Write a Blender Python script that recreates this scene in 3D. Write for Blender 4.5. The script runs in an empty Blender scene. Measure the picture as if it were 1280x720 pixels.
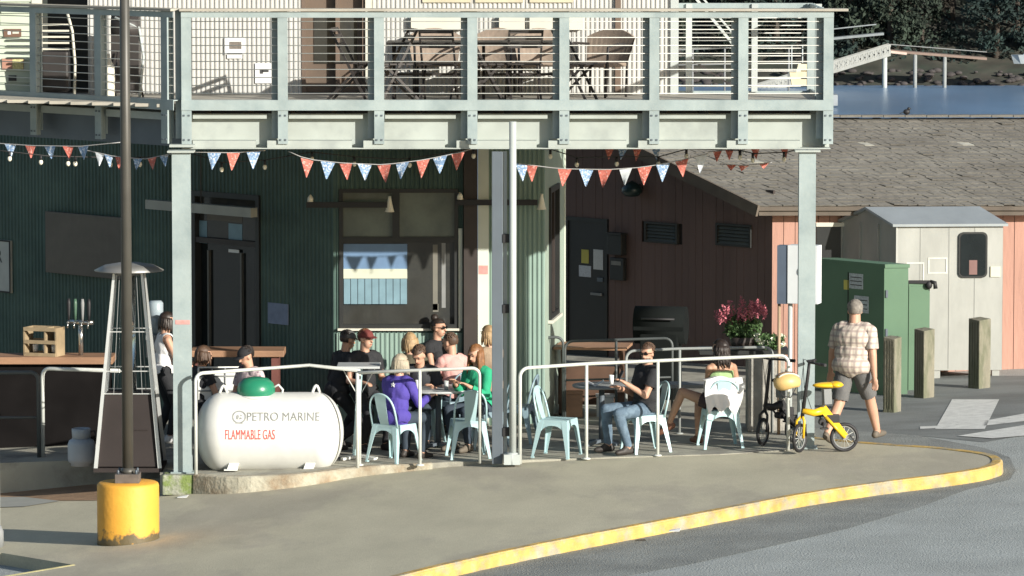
import bpy, bmesh, math, random
import numpy as np
from mathutils import Vector, Matrix, noise
R = math.radians
random.seed(7)
scene = bpy.context.scene
# ---------------------------------------------------------------- camera, sky, sun, exposure
F = 5880.0 / 1280.0            # focal length in picture widths
PITCH = math.atan(520.0 / 5880.0)
CAMZ = 7.0
cam = bpy.data.cameras.new('camera')
camo = bpy.data.objects.new('camera', cam); scene.collection.objects.link(camo)
cam.sensor_width = 36.0; cam.lens = 36.0 * F; cam.clip_start = 0.5; cam.clip_end = 3000
camo.location = (0, 0, CAMZ); camo.rotation_euler = (math.pi/2 - PITCH, 0, 0)
scene.camera = camo
SUN_AZ = 45.0      # degrees to the right of the direction towards the camera
SUN_EL = 17.5
world = bpy.data.worlds.new('World'); scene.world = world; world.use_nodes = True
wn = world.node_tree.nodes; wl = world.node_tree.links
sky = wn.new('ShaderNodeTexSky'); sky.sky_type = 'NISHITA'; sky.sun_disc = False
sky.sun_elevation = R(SUN_EL); sky.sun_rotation = R(180 - SUN_AZ)
wn['Background'].inputs['Strength'].default_value = 0.078
wl.new(sky.outputs[0], wn['Background'].inputs[0])
sd = bpy.data.lights.new('sun', 'SUN'); sd.energy = 5.0; sd.angle = R(0.5); sd.color = (1.0, 0.945, 0.85)
so = bpy.data.objects.new('sun', sd); scene.collection.objects.link(so)
sv = Vector((math.sin(R(SUN_AZ))*math.cos(R(SUN_EL)), -math.cos(R(SUN_AZ))*math.cos(R(SUN_EL)), math.sin(R(SUN_EL))))
so.rotation_euler = sv.to_track_quat('Z', 'Y').to_euler(); so.location = (30, 20, 30)
scene.view_settings.view_transform = 'Standard'; scene.view_settings.look = 'None'
scene.view_settings.exposure = 0.58; scene.view_settings.gamma = 1.0
C = scene.collection

# ---------------------------------------------------------------- measuring helpers (picture 1280x720 -> metres in the place)
FW = Vector((0, math.cos(PITCH), -math.sin(PITCH))); UP = Vector((0, math.sin(PITCH), math.cos(PITCH)))
def ray(px, py): return FW + Vector((1, 0, 0))*((px-640)/5880.0) + UP*((360-py)/5880.0)
def P(px, py, Y):
    r = ray(px, py); k = Y/r.y
    return Vector((r.x*k, Y, CAMZ + r.z*k))
def gz(X): return 0.038*X
def patio_z(X, Y=0): return gz(max(-12, min(14, X)))
def pave_z(X, Y=0):
    X = max(-12, min(14, X))
    return gz(X) - 0.062*0.8*math.log1p(math.exp(-(X+0.3)/0.8)) - 0.004
def PG(px, py, g=patio_z):
    r = ray(px, py); Y = 55.0
    for i in range(30):
        k = Y/r.y; X = r.x*k
        Y = (g(X, Y)-CAMZ)/r.z*r.y
    return Vector((r.x*Y/r.y, Y, g(r.x*Y/r.y, Y)))
class Plane:
    def __init__(s, o, ang):
        s.o = Vector((o[0], o[1], 0)); s.d = Vector((math.cos(R(ang)), math.sin(R(ang)), 0)); s.n = Vector((s.d.y, -s.d.x, 0))
    def uz(s, px, py, off=0):
        r = ray(px, py); c = Vector((0, 0, CAMZ)); q = s.o + s.n*off
        k = (q-c).dot(s.n)/r.dot(s.n); p = c + r*k
        return (p-s.o).dot(s.d), p.z
    def pt(s, u, z, off=0): return s.o + s.d*u + s.n*off + Vector((0, 0, z))
    def rect(s, x0, y0, x1, y1, off=0):
        ym = (y0+y1)/2; xm = (x0+x1)/2
        return s.uz(x0, ym, off)[0], s.uz(x1, ym, off)[0], s.uz(xm, y1, off)[1], s.uz(xm, y0, off)[1]

# ---------------------------------------------------------------- mesh builder
class MB:
    def __init__(s): s.v = []; s.f = []; s.sm = []
    def add(s, vs, fs, smooth=False):
        b = len(s.v); s.v += [tuple(v) for v in vs]
        s.f += [tuple(b+i for i in f) for f in fs]; s.sm += [smooth]*len(fs); return s
    def hexa(s, p):
        return s.add(p, [(0,3,2,1),(4,5,6,7),(0,1,5,4),(1,2,6,5),(2,3,7,6),(3,0,4,7)])
    def box(s, c, sz, rz=0, rx=0, ry=0):
        m = Matrix.Rotation(rz,3,'Z') @ Matrix.Rotation(ry,3,'Y') @ Matrix.Rotation(rx,3,'X'); c = Vector(c)
        x, y, z = sz[0]/2, sz[1]/2, sz[2]/2
        return s.hexa([c + m @ Vector(q) for q in ((-x,-y,-z),(x,-y,-z),(x,y,-z),(-x,y,-z),(-x,-y,z),(x,-y,z),(x,y,z),(-x,y,z))])
    def pbox(s, pl, u0, u1, z0, z1, o0, o1):
        # o1 is the side nearer to the viewer
        return s.hexa([pl.pt(u0,z0,o1),pl.pt(u1,z0,o1),pl.pt(u1,z0,o0),pl.pt(u0,z0,o0),pl.pt(u0,z1,o1),pl.pt(u1,z1,o1),pl.pt(u1,z1,o0),pl.pt(u0,z1,o0)])
    def beam(s, a, b, w, h, up=(0,0,1), w1=None, h1=None):
        a = Vector(a); b = Vector(b); d = (b-a).normalized(); up = Vector(up)
        if abs(d.dot(up)) > 0.98: up = Vector((0,1,0))
        x = d.cross(up).normalized(); y = x.cross(d).normalized(); w1 = w if w1 is None else w1; h1 = h if h1 is None else h1
        return s.hexa([a-x*w/2-y*h/2, a+x*w/2-y*h/2, a+x*w/2+y*h/2, a-x*w/2+y*h/2, b-x*w1/2-y*h1/2, b+x*w1/2-y*h1/2, b+x*w1/2+y*h1/2, b-x*w1/2+y*h1/2])
    def path(s, pts, r, n=8, r1=None, cap=True):
        pts = [Vector(p) for p in pts]; m = len(pts); vs = []; fs = []; x = None
        for i, p in enumerate(pts):
            d = (pts[min(i+1,m-1)] - pts[max(i-1,0)]).normalized()
            if x is None:
                up = Vector((0,0,1)) if abs(d.z) < 0.9 else Vector((0,1,0)); x = d.cross(up).normalized()
            else: x = (x - d*x.dot(d)).normalized()
            y = d.cross(x); rr = r if r1 is None else r + (r1-r)*i/(m-1)
            if isinstance(r, (list, tuple)): rr = r[i]
            for k in range(n):
                a = 2*math.pi*k/n; vs.append(p + x*math.cos(a)*rr + y*math.sin(a)*rr)
        for i in range(m-1):
            for k in range(n): fs.append((i*n+k, i*n+(k+1)%n, (i+1)*n+(k+1)%n, (i+1)*n+k))
        s.add(vs, fs, True)
        if cap: s.add(vs[:n][::-1], [tuple(range(n))]); s.add(vs[-n:], [tuple(range(n))])
        return s
    def tube(s, a, b, r, r1=None, n=10): return s.path([a, b], r, n, r if r1 is None else r1)
    def lathe(s, c, prof, n=24, axis='Z', smooth=True):
        c = Vector(c); vs = []; fs = []
        for (r, h) in prof:
            for k in range(n):
                a = 2*math.pi*k/n; q = Vector((r*math.cos(a), r*math.sin(a), h))
                if axis == 'X': q = Vector((h, r*math.cos(a), r*math.sin(a)))
                if axis == 'Y': q = Vector((r*math.sin(a), h, r*math.cos(a)))
                vs.append(c+q)
        for i in range(len(prof)-1):
            for k in range(n): fs.append((i*n+k, i*n+(k+1)%n, (i+1)*n+(k+1)%n, (i+1)*n+k))
        s.add(vs, fs, smooth)
        for i, rev in ((0, True), (len(prof)-1, False)):
            if prof[i][0] > 1e-5:
                ring = vs[i*n:(i+1)*n]; s.add(ring[::-1] if rev else ring, [tuple(range(n))])
        return s
    def ell(s, c, r, m=None, nu=14, nv=9):
        c = Vector(c); vs = []; fs = []
        if not hasattr(r, '__len__'): r = (r, r, r)
        for i in range(nv+1):
            t = math.pi*i/nv
            for k in range(nu):
                a = 2*math.pi*k/nu; q = Vector((r[0]*math.sin(t)*math.cos(a), r[1]*math.sin(t)*math.sin(a), r[2]*math.cos(t)))
                if m is not None: q = m @ q
                vs.append(c+q)
        for i in range(nv):
            for k in range(nu): fs.append((i*nu+k, (i+1)*nu+k, (i+1)*nu+(k+1)%nu, i*nu+(k+1)%nu))
        return s.add(vs, fs, True)
    def prism(s, poly, vec):
        poly = [Vector(p) for p in poly]; n = len(poly); vec = Vector(vec)
        vs = poly + [p+vec for p in poly]
        return s.add(vs, [tuple(range(n))[::-1], tuple(range(n, 2*n))] + [(i, (i+1)%n, n+(i+1)%n, n+i) for i in range(n)])
    def mesh(s, name, m, root=None, bevel=0):
        vs = s.v
        if root is not None and root.get('_inv') is not None:
            inv = root_mat(root).inverted(); vs = [tuple(inv @ Vector(v)) for v in vs]
        me = bpy.data.meshes.new(name); me.from_pydata(vs, [], s.f)
        me.polygons.foreach_set('use_smooth', s.sm); me.update()
        bm = bmesh.new(); bm.from_mesh(me); bmesh.ops.remove_doubles(bm, verts=bm.verts, dist=1e-5) if not bevel else None
        bmesh.ops.recalc_face_normals(bm, faces=bm.faces)
        if bevel: bmesh.ops.bevel(bm, geom=bm.edges[:], offset=bevel, segments=2, affect='EDGES', profile=0.6)
        bm.to_mesh(me); bm.free()
        me.materials.append(m)
        return me
    def build(s, name, m, parent=None, world=True, bevel=0, label=None):
        base = parent
        while base is not None and base.parent is not None: base = base.parent
        me = s.mesh(name, m, None, bevel)
        if world and base is not None:
            me.transform(root_mat(base).inverted())
        o = bpy.data.objects.new(name, me); C.objects.link(o)
        if parent is not None: o.parent = parent
        if label: o['label'] = label
        return o
def root_mat(o): return Matrix.Translation(o.location) @ Matrix.Rotation(o.rotation_euler[2], 4, 'Z')
def tag(o, label=None, cat=None, group=None, kind=None):
    if label: o['label'] = label
    if cat: o['category'] = cat
    if group: o['group'] = group
    if kind: o['kind'] = kind
    return o
def thing(name, label, cat, loc=(0,0,0), rz=0, group=None):
    o = bpy.data.objects.new(name, None); C.objects.link(o); o.empty_display_size = 0.2
    o.location = loc; o.rotation_euler = (0, 0, rz); return tag(o, label, cat, group)
KIDS = {}
def copy_tree(o, loc, rz, label, group=None, swap=None):
    r = o.copy(); C.objects.link(r); r.location = loc; r.rotation_euler = (0, 0, rz); r['label'] = label
    if group: r['group'] = group
    def rec(src, dst):
        for ch in list(src.children):
            c = ch.copy(); C.objects.link(c); c.parent = dst
            if swap and c.data and c.data.materials and c.data.materials[0].name in swap:
                c.data = c.data.copy(); c.data.materials[0] = swap[c.data.materials[0].name]
            rec(ch, c)
    rec(o, r); return r
def copy_one(src, parent=None, loc=None, rot=None):
    c = src.copy(); C.objects.link(c)
    if parent is not None: c.parent = parent
    if loc is not None: c.location = loc
    if rot is not None: c.rotation_euler = rot
    return c

# ---------------------------------------------------------------- materials
MC = {}
def M(name, col, rough=0.6, metal=0.0, var=0.12, sc=3.0, bump=0.0, bs=30.0, col2=None, mix=0.5, msc=4.0, sharp=0.15, spec=0.5, emit=None, wave=None, speck=0, stretch=(1,1,1), det=6):
    if name in MC: return MC[name]
    m = bpy.data.materials.new(name); m.use_nodes = True; nt = m.node_tree; N = nt.nodes; L = nt.links
    b = N['Principled BSDF']; b.inputs['Roughness'].default_value = rough; b.inputs['Metallic'].default_value = metal
    b.inputs['Specular IOR Level'].default_value = spec
    tc = N.new('ShaderNodeTexCoord'); mp = N.new('ShaderNodeMapping'); mp.inputs['Scale'].default_value = stretch
    L.new(tc.outputs['Object'], mp.inputs[0]); out = mp.outputs[0]
    n1 = N.new('ShaderNodeTexNoise'); n1.inputs['Scale'].default_value = sc; n1.inputs['Detail'].default_value = det; L.new(out, n1.inputs['Vector'])
    mr = N.new('ShaderNodeMapRange'); mr.inputs[1].default_value = 0.3; mr.inputs[2].default_value = 0.7
    mr.inputs[3].default_value = 1-var; mr.inputs[4].default_value = 1+var; L.new(n1.outputs[0], mr.inputs[0])
    c = N.new('ShaderNodeRGB'); c.outputs[0].default_value = (*col, 1); co = c.outputs[0]
    if col2 is not None:
        n2 = N.new('ShaderNodeTexNoise'); n2.inputs['Scale'].default_value = msc; n2.inputs['Detail'].default_value = 7; n2.inputs['Roughness'].default_value = 0.65; L.new(out, n2.inputs['Vector'])
        cr = N.new('ShaderNodeMapRange'); cr.inputs[1].default_value = mix-sharp/2; cr.inputs[2].default_value = mix+sharp/2; L.new(n2.outputs[0], cr.inputs[0])
        mx = N.new('ShaderNodeMixRGB'); mx.inputs[2].default_value = (*col2, 1); L.new(cr.outputs[0], mx.inputs[0]); L.new(co, mx.inputs[1]); co = mx.outputs[0]
    vm = N.new('ShaderNodeVectorMath'); vm.operation = 'SCALE'; L.new(co, vm.inputs[0]); L.new(mr.outputs[0], vm.inputs['Scale'])
    L.new(vm.outputs[0], b.inputs['Base Color'])
    if speck:
        n4 = N.new('ShaderNodeTexNoise'); n4.inputs['Scale'].default_value = 38; n4.inputs['Detail'].default_value = 3; n4.inputs['Roughness'].default_value = .8; L.new(tc.outputs['Object'], n4.inputs['Vector'])
        m4 = N.new('ShaderNodeMapRange'); m4.inputs[1].default_value = .3; m4.inputs[2].default_value = .7; m4.inputs[3].default_value = 1-speck; m4.inputs[4].default_value = 1+speck; L.new(n4.outputs[0], m4.inputs[0])
        v4 = N.new('ShaderNodeVectorMath'); v4.operation = 'SCALE'; L.new(vm.outputs[0], v4.inputs[0]); L.new(m4.outputs[0], v4.inputs['Scale']); L.new(v4.outputs[0], b.inputs['Base Color'])
    if bump:
        n3 = N.new('ShaderNodeTexNoise'); n3.inputs['Scale'].default_value = bs; n3.inputs['Detail'].default_value = 5; L.new(out if stretch[1] == 1 else tc.outputs['Object'], n3.inputs['Vector'])
        bp = N.new('ShaderNodeBump'); bp.inputs['Strength'].default_value = bump; bp.inputs['Distance'].default_value = 0.02; L.new(n3.outputs[0], bp.inputs['Height']); L.new(bp.outputs[0], b.inputs['Normal'])
    if emit: b.inputs['Emission Color'].default_value = (*emit[:3], 1); b.inputs['Emission Strength'].default_value = emit[3]
    MC[name] = m; return m
asphalt = M('asphalt', (.37,.40,.39), .9, var=.10, sc=.9, bump=.9, bs=50, speck=.22, col2=(.33,.355,.345), mix=.5, msc=.7, sharp=.3)
asphalt_dark = M('asphalt_dark', (.22,.235,.225), .9, var=.16, sc=1.2, bump=.9, bs=50, speck=.22, col2=(.26,.275,.26), mix=.55, msc=2.5, sharp=.3)
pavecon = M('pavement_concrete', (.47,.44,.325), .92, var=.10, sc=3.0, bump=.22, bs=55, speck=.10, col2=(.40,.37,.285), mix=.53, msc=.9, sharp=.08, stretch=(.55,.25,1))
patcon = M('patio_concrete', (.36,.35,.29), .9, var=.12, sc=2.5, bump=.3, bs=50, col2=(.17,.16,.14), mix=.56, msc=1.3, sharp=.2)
mossy = M('mossy_concrete', (.30,.31,.25), .95, var=.2, sc=6, bump=.8, bs=25, col2=(.15,.20,.06), mix=.5, msc=5, sharp=.15)
kerbyel = M('yellow_kerb_paint', (.53,.355,.10), .8, var=.25, sc=5, bump=.6, bs=25, col2=(.33,.30,.22), mix=.54, msc=4, sharp=.16)
yelpaint = M('yellow_base_paint', (.72,.36,.045), .6, var=.06, sc=4, bump=.2, bs=20)
white_mark = M('white_road_paint', (.62,.63,.60), .8, var=.12, sc=8, bump=.3, bs=50, col2=(.35,.36,.34), mix=.66, msc=6, sharp=.15)
paver = M('brown_paver', (.30,.19,.11), .9, var=.2, sc=4, bump=.4)
steel = M('painted_steel', (.31,.37,.37), .5, metal=.0, var=.10, sc=2.5, col2=(.23,.29,.30), mix=.56, msc=3.0, sharp=.3, bump=.08)
steeldk = M('galvanised_dark_steel', (.11,.135,.16), .5, metal=.2, var=.12, sc=2)
joist = M('pale_painted_joist', (.36,.40,.375), .7, var=.1, sc=2.5, col2=(.30,.335,.32), mix=.58, msc=2)
cablem = M('stainless_cable', (.52,.53,.50), .5, metal=.2, var=.05)
capm = M('weathered_rail_cap', (.36,.34,.29), .7, var=.15, sc=3)
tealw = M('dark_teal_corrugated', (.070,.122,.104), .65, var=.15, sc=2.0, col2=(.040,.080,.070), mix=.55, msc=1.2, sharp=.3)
tealp = M('sunlit_teal_corrugated', (.21,.30,.26), .6, var=.07, sc=2.0)  # paler copy of the teal sheet, sunlight put into the colour
whitew = M('pale_grey_corrugated', (.47,.47,.45), .55, var=.05, sc=2.0)
creamt = M('cream_trim', (.58,.57,.49), .6, var=.07)
pgreen = M('pale_green_siding', (.50,.56,.46), .65, var=.05)
darkfr = M('dark_frame', (.018,.020,.020), .5, var=.2)
brownp = M('dark_brown_paint', (.035,.027,.024), .6, var=.2)
glassd = M('dark_glass', (.012,.016,.017), .06, var=.3, sc=2)
glassg = M('grey_reflection_glass', (.080,.10,.088), .12, var=.25, sc=1.2, col2=(.12,.145,.125), mix=.5, msc=1.2, sharp=.3)  # transom reflection painted into the glass colour
glassb = M('brown_grey_glass', (.045,.046,.042), .1, var=.3, sc=2, col2=(.028,.03,.03), mix=.55, msc=2)
redw = M('sunlit_red_board', (.44,.25,.195), .8, var=.13, sc=2, bump=.3, bs=20, stretch=(1,1,.2))  # lit copy of the shed's red boards, for the eave wall
redd = M('shaded_red_board', (.150,.098,.085), .8, var=.13, sc=2, bump=.3, bs=20, stretch=(1,1,.2))  # same red boards with the gable's shade put into the colour
shake = M('weathered_shake', (.155,.148,.132), .95, var=.14, sc=5, bump=.6, bs=30, col2=(.205,.20,.18), mix=.56, msc=1.6, sharp=.3, stretch=(.4,1,1))
mossr = M('pale_lichen', (.36,.36,.32), .95, var=.2, sc=9)
fascia = M('brown_fascia', (.12,.10,.08), .8, var=.2)
alum = M('brushed_aluminium', (.40,.41,.385), .5, metal=.25, var=.10, sc=1.8, col2=(.32,.33,.31), mix=.52, msc=2.2, sharp=.3, stretch=(1,1,.4))
alumr = M('metal_roof', (.36,.40,.42), .4, metal=.4, var=.08)
grn = M('green_cabinet', (.095,.18,.11), .55, var=.08, sc=2)
timber = M('weathered_timber', (.23,.215,.165), .95, var=.2, sc=5, bump=.7, bs=18, col2=(.13,.135,.09), mix=.5, msc=4, stretch=(1,1,.3))
wood = M('brown_wood', (.30,.17,.10), .6, var=.2, sc=4, stretch=(.3,1,1), bump=.2)
woodd = M('dark_wood', (.10,.055,.035), .7, var=.25, sc=4)
whitep = M('white_enamel', (.66,.67,.64), .4, var=.04, sc=2, col2=(.57,.575,.55), mix=.60, msc=2.5, sharp=.3)
dome = M('green_dome_paint', (.02,.20,.11), .3, var=.08)
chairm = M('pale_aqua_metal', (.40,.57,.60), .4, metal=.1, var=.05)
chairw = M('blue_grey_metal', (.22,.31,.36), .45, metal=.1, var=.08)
railm = M('galvanised_rail', (.62,.64,.60), .45, metal=.15, var=.12, sc=4)
raild = M('dark_rail', (.07,.08,.08), .5, var=.15)
polem = M('lamp_pole_paint', (.060,.058,.050), .45, var=.15)
blk = M('matt_black', (.016,.016,.018), .6, var=.2)
greym = M('mid_grey', (.22,.23,.23), .6, var=.1)
tableg = M('grey_table', (.42,.44,.44), .5, var=.08)
paper = M('white_paper', (.72,.73,.72), .8, var=.04)
paperb = M('pale_blue_paper', (.20,.25,.36), .7, var=.12, sc=9)
papery = M('yellow_paper', (.55,.50,.12), .8, var=.05)
ink = M('dark_ink', (.06,.06,.06), .8, var=.1)
greyink = M('grey_lettering', (.26,.27,.26), .7, var=.2, sc=20)
redink = M('red_lettering', (.72,.10,.08), .6, var=.1, sc=20)
pinkink = M('pink_tape', (.62,.27,.25), .7, var=.15, sc=20)
fred = M('bunting_red', (.46,.13,.10), .8, var=.25, sc=30, col2=(.75,.50,.45), mix=.60, msc=45, sharp=.1)
fblue = M('bunting_blue', (.17,.28,.45), .8, var=.25, sc=30, col2=(.65,.70,.75), mix=.55, msc=45, sharp=.1)
fwhite = M('bunting_white', (.62,.66,.70), .8, var=.15, sc=30)
bulbm = M('frosted_bulb', (.80,.76,.62), .3, var=.05)
cordm = M('dark_cord', (.05,.05,.05), .8)
pipem = M('white_pipe', (.42,.46,.45), .5, var=.05)
blueb = M('reflected_blue', (.13,.22,.36), .5, var=.12, sc=3)
blueb2 = M('pale_blue_tone', (.17,.28,.34), .5, var=.12, sc=6)
creamb = M('reflected_cream', (.52,.55,.45), .6, var=.08, sc=3)
plastic_g = M('grey_cylinder_paint', (.40,.44,.48), .5, var=.1)
soil = M('dark_soil', (.05,.045,.035), 1, var=.3)
# ================================================================ GROUND
def zroad(X, Y): return pave_z(X, Y) - 0.135
def slice_sheet(poly, zf, name, mat, step=1.0, base=None, kind='structure', side=0.0):
    bm = bmesh.new(); vs = [bm.verts.new((p[0], p[1], 0)) for p in poly]; bm.faces.new(vs)
    xs = [p[0] for p in poly]; ys = [p[1] for p in poly]
    cuts = [x for x in np.arange(-14, 15, step)] + [-0.2]
    for x in cuts:
        if min(xs) < x < max(xs): bmesh.ops.bisect_plane(bm, geom=bm.verts[:]+bm.edges[:]+bm.faces[:], plane_co=(x,0,0), plane_no=(1,0,0))
    if side:
        r = bmesh.ops.extrude_face_region(bm, geom=bm.faces[:])
        low = [v for v in r['geom'] if isinstance(v, bmesh.types.BMVert)]
        for v in low: v.co.z = -1
    for v in bm.verts: v.co.z = zf(v.co.x, v.co.y) - (side if v.co.z < -0.5 else 0)
    bmesh.ops.triangulate(bm, faces=bm.faces[:])
    bmesh.ops.recalc_face_normals(bm, faces=bm.faces)
    me = bpy.data.meshes.new(name); bm.to_mesh(me); bm.free()
    if not side:
        me.update()
        if sum(p.normal.z*p.area for p in me.polygons) < 0: me.flip_normals()
    me.materials.append(mat); o = bpy.data.objects.new(name, me); C.objects.link(o)
    if kind: o['kind'] = kind
    return o
def g2(px, py, g=None):
    p = PG(px, py, g or pave_z); return (p.x, p.y)
slice_sheet([(-60,18),(60,18),(60,76),(-60,76)], lambda x,y: zroad(x,y), 'road', asphalt, 1.0)
# water, sea wall, far bank
m = MB(); m.add([(-900,76,-4),(900,76,-4),(900,420,-4),(-900,420,-4)], [(0,1,2,3)])
wat = M('sea_water', (.17,.28,.43), .28, var=.25, sc=.12, bump=1.0, bs=1.3, stretch=(1,.35,1), spec=.6)
tag(m.build('water', wat), kind='structure')
m = MB(); m.box((0,76.2,-2.3),(120,.4,4.2)); tag(m.build('sea_wall', patcon), kind='structure')

# pavement with yellow kerb round its end
kc = [(-12,0)]
edge_px = [(330,766),(420,742),(512,718),(600,697),(700,676),(800,657),(900,638),(1000,619),(1100,604),(1180,594),(1225,587),(1247,581),(1252,575),(1243,569),(1215,564),(1170,559),(1110,555),(1060,551),(1020,547)]
edge = [g2(*p) for p in edge_px]
def smooth_poly(pts, n=4):
    out = []
    for i in range(len(pts)-1):
        p0 = Vector(pts[max(i-1,0)]); p1 = Vector(pts[i]); p2 = Vector(pts[i+1]); p3 = Vector(pts[min(i+2,len(pts)-1)])
        for k in range(n):
            t = k/n; out.append(0.5*((2*p1)+(p2-p0)*t+(2*p0-5*p1+4*p2-p3)*t*t+(3*p1-p0-3*p2+p3)*t**3))
    out.append(Vector(pts[-1])); return out
edge = smooth_poly(edge, 4)
# notch: a sunken strip at the lower left, its front rim painted
nA = g2(-260,690); nB = g2(2,691); nC = g2(92,706); nD = g2(-40,728); nE = g2(-300,764)
poly = [tuple(e) for e in edge] + [(4.0,70.5),(-14,70.5),(-14,nA[1]), nB, nC, nD, (-14, nE[1]),(-14, edge[0][1]-1.5),(edge[0][0]-.5, edge[0][1]-1.0)]
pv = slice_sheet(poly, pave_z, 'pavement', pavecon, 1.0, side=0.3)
def kerb(pts, w, name, h0=0.004):
    m = MB(); n = len(pts); rows = []
    for i, p in enumerate(pts):
        d = (Vector(pts[min(i+1,n-1)]) - Vector(pts[max(i-1,0)])).normalized(); nn = Vector((d.y, -d.x)); p = Vector(p)
        q = p + nn*0.012; a = p - nn*w; zt = pave_z(p.x, 0) + h0
        rows += [(a.x,a.y,zt),(p.x-nn.x*.01,p.y-nn.y*.01,zt+.004),(q.x,q.y,zt-.018),(q.x+nn.x*.012,q.y+nn.y*.012,zt-.19),(a.x,a.y,zt-.19)]
    fs = []
    for i in range(n-1):
        for k in range(5): fs.append((i*5+k,(i+1)*5+k,(i+1)*5+(k+1)%5,i*5+(k+1)%5))
    m.add(rows, fs, False); return m
tag(kerb(edge, 0.11, 'kerb').build('kerb', kerbyel), kind='structure')
k2 = kerb([Vector(nD), (Vector(nD)+Vector(nC))/2, Vector(nC)][::-1], 0.05, 'k'); 
k2b = M('cream_kerb_paint', (.62,.55,.27), .8, var=.2, sc=8)
tag(k2.build('kerb', k2b), kind='structure')
# darker gutter band on the road beside the kerb, markings
gut = [g2(x,y,zroad) for x,y in [(380,800),(560,752),(760,724),(860,706),(960,684),(1060,661),(1150,634),(1210,612),(1262,600),(1270,588),(1262,572),(1230,560),(1150,545),(1060,538),(1010,535)]]
gut += [tuple(e) for e in edge[::-1]]
slice_sheet(gut, lambda x,y: zroad(x,y)+.004, 'road_gutter_patch', asphalt_dark, 1.0)
slice_sheet([g2(x,y,zroad) for x,y in [(1010,535),(1060,538),(1150,545),(1230,553),(1420,520),(1420,470),(1000,470)]], lambda x,y: zroad(x,y)+.004, 'road_dark_patch', M('asphalt_old', (.19,.205,.20), .9, var=.14, sc=1.5, bump=.5, bs=60, col2=(.15,.16,.155), mix=.53, msc=2, sharp=.2, stretch=(.5,1,1)), 1.0)
slice_sheet([g2(x,y,zroad) for x,y in [(1169,537),(1190,500),(1249,500),(1231,537)]], lambda x,y: zroad(x,y)+.009, 'road_marking', white_mark)
slice_sheet([g2(x,y,zroad) for x,y in [(1197,546),(1290,531),(1420,520),(1420,530),(1290,545),(1240,549)]], lambda x,y: zroad(x,y)+.013, 'road_marking', white_mark)
slice_sheet([g2(x,y,zroad) for x,y in [(1229,527),(1290,516),(1420,506),(1420,514),(1290,526),(1229,533)]], lambda x,y: zroad(x,y)+.009, 'road_marking', white_mark)
slice_sheet([g2(x,y,zroad) for x,y in [(1150,534),(1172,533),(1172,536),(1150,537)]], lambda x,y: zroad(x,y)+.0095, 'road_marking', white_mark)
# patio slab (a step at the left that runs out to the right)
sl = [g2(x,y,patio_z) for x,y in [(200,593),(246,594),(300,596),(380,592),(450,584),(560,578),(640,576),(760,572),(900,568),(985,563),(1012,558)]]
b0 = g2(200,572,patio_z)
poly = sl + [(3.75,61.6),(3.75,70.4),(-13,70.4),(-13,b0[1]+.1), b0]
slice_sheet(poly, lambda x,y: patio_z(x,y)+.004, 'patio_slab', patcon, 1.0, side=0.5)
# mossy stained kerb edge of the slab under the tank
ed = smooth_poly([g2(x,y,patio_z) for x,y in [(246,593.5),(300,596),(380,592),(450,584),(540,579)]], 5)
vs = []; fs = []
for i, a in enumerate(ed):
    d = (Vector(ed[min(i+1,len(ed)-1)])-Vector(ed[max(i-1,0)])).normalized(); nn = Vector((d.y,-d.x)); z = patio_z(a[0]) + .010; j_ = .006*noise.noise(Vector((a[0]*6,0,0)))
    for (o_, h_) in ((-.06,0),(.05+j_,0),(.066+j_,-.015),(.075+j_,-.4),(-.06,-.4)): vs.append((a[0]+nn.x*o_, a[1]+nn.y*o_, z+h_))
for i in range(len(ed)-1):
    for k in range(5): fs.append((i*5+k,(i+1)*5+k,(i+1)*5+(k+1)%5,i*5+(k+1)%5))
m = MB(); m.add(vs, fs); tag(m.build('slab_kerb', M('edge_stone', (.40,.38,.30), .95, var=.2, sc=5, bump=.8, bs=20, col2=(.26,.19,.12), mix=.55, msc=4, sharp=.3)), kind='structure')
# paver strip and pale patch at the left
slice_sheet([g2(x,y) for x,y in [(-200,608),(120,606),(200,608),(200,616),(120,626),(-200,628)]], lambda x,y: pave_z(x,y)+.005, 'brown_paving_strip', paver, .5)
slice_sheet([g2(x,y) for x,y in [(-200,622),(30,622),(75,627),(30,634),(-200,640)]], lambda x,y: pave_z(x,y)+.009, 'pale_paving_patch', M('pale_concrete', (.34,.345,.31), .9, var=.08))

# ================================================================ LAMP POST on its yellow base
b = PG(160.5, 676, pave_z)
t = thing('lamp_post', 'tall dark lamp post bolted to a round yellow concrete base', 'lamp post', (b.x, b.y, b.z))
m = MB(); r = .345; h = 0.66
m.lathe((0,0,0), [(r*1.01,-.05),(r*1.01,.02),(r,.05),(r,h-.04),(r-.01,h-.012),(r-.03,h),(0.0,h)], 40)
base = m.build('yellow_base', yelpaint, t, world=False)
bm_ = M('grime_splash', (.16,.12,.05), .95, var=.3, sc=10)
nt = yelpaint.node_tree; N = nt.nodes; L = nt.links   # dirt splashed round the foot of the base
tc = N.new('ShaderNodeTexCoord'); sx = N.new('ShaderNodeSeparateXYZ'); L.new(tc.outputs['Object'], sx.inputs[0])
nz = N.new('ShaderNodeTexNoise'); nz.inputs['Scale'].default_value = 9; nz.inputs['Detail'].default_value = 8; L.new(tc.outputs['Object'], nz.inputs['Vector'])
ma = N.new('ShaderNodeMath'); ma.operation = 'MULTIPLY_ADD'; L.new(nz.outputs[0], ma.inputs[0]); ma.inputs[1].default_value = .55; ma.inputs[2].default_value = -.16
mb = N.new('ShaderNodeMath'); mb.operation = 'SUBTRACT'; L.new(ma.outputs[0], mb.inputs[0]); L.new(sx.outputs[2], mb.inputs[1])
mr = N.new('ShaderNodeMapRange'); mr.inputs[1].default_value = -.02; mr.inputs[2].default_value = .06; L.new(mb.outputs[0], mr.inputs[0])
bs = N['Principled BSDF']; src = bs.inputs['Base Color'].links[0].from_socket
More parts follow.
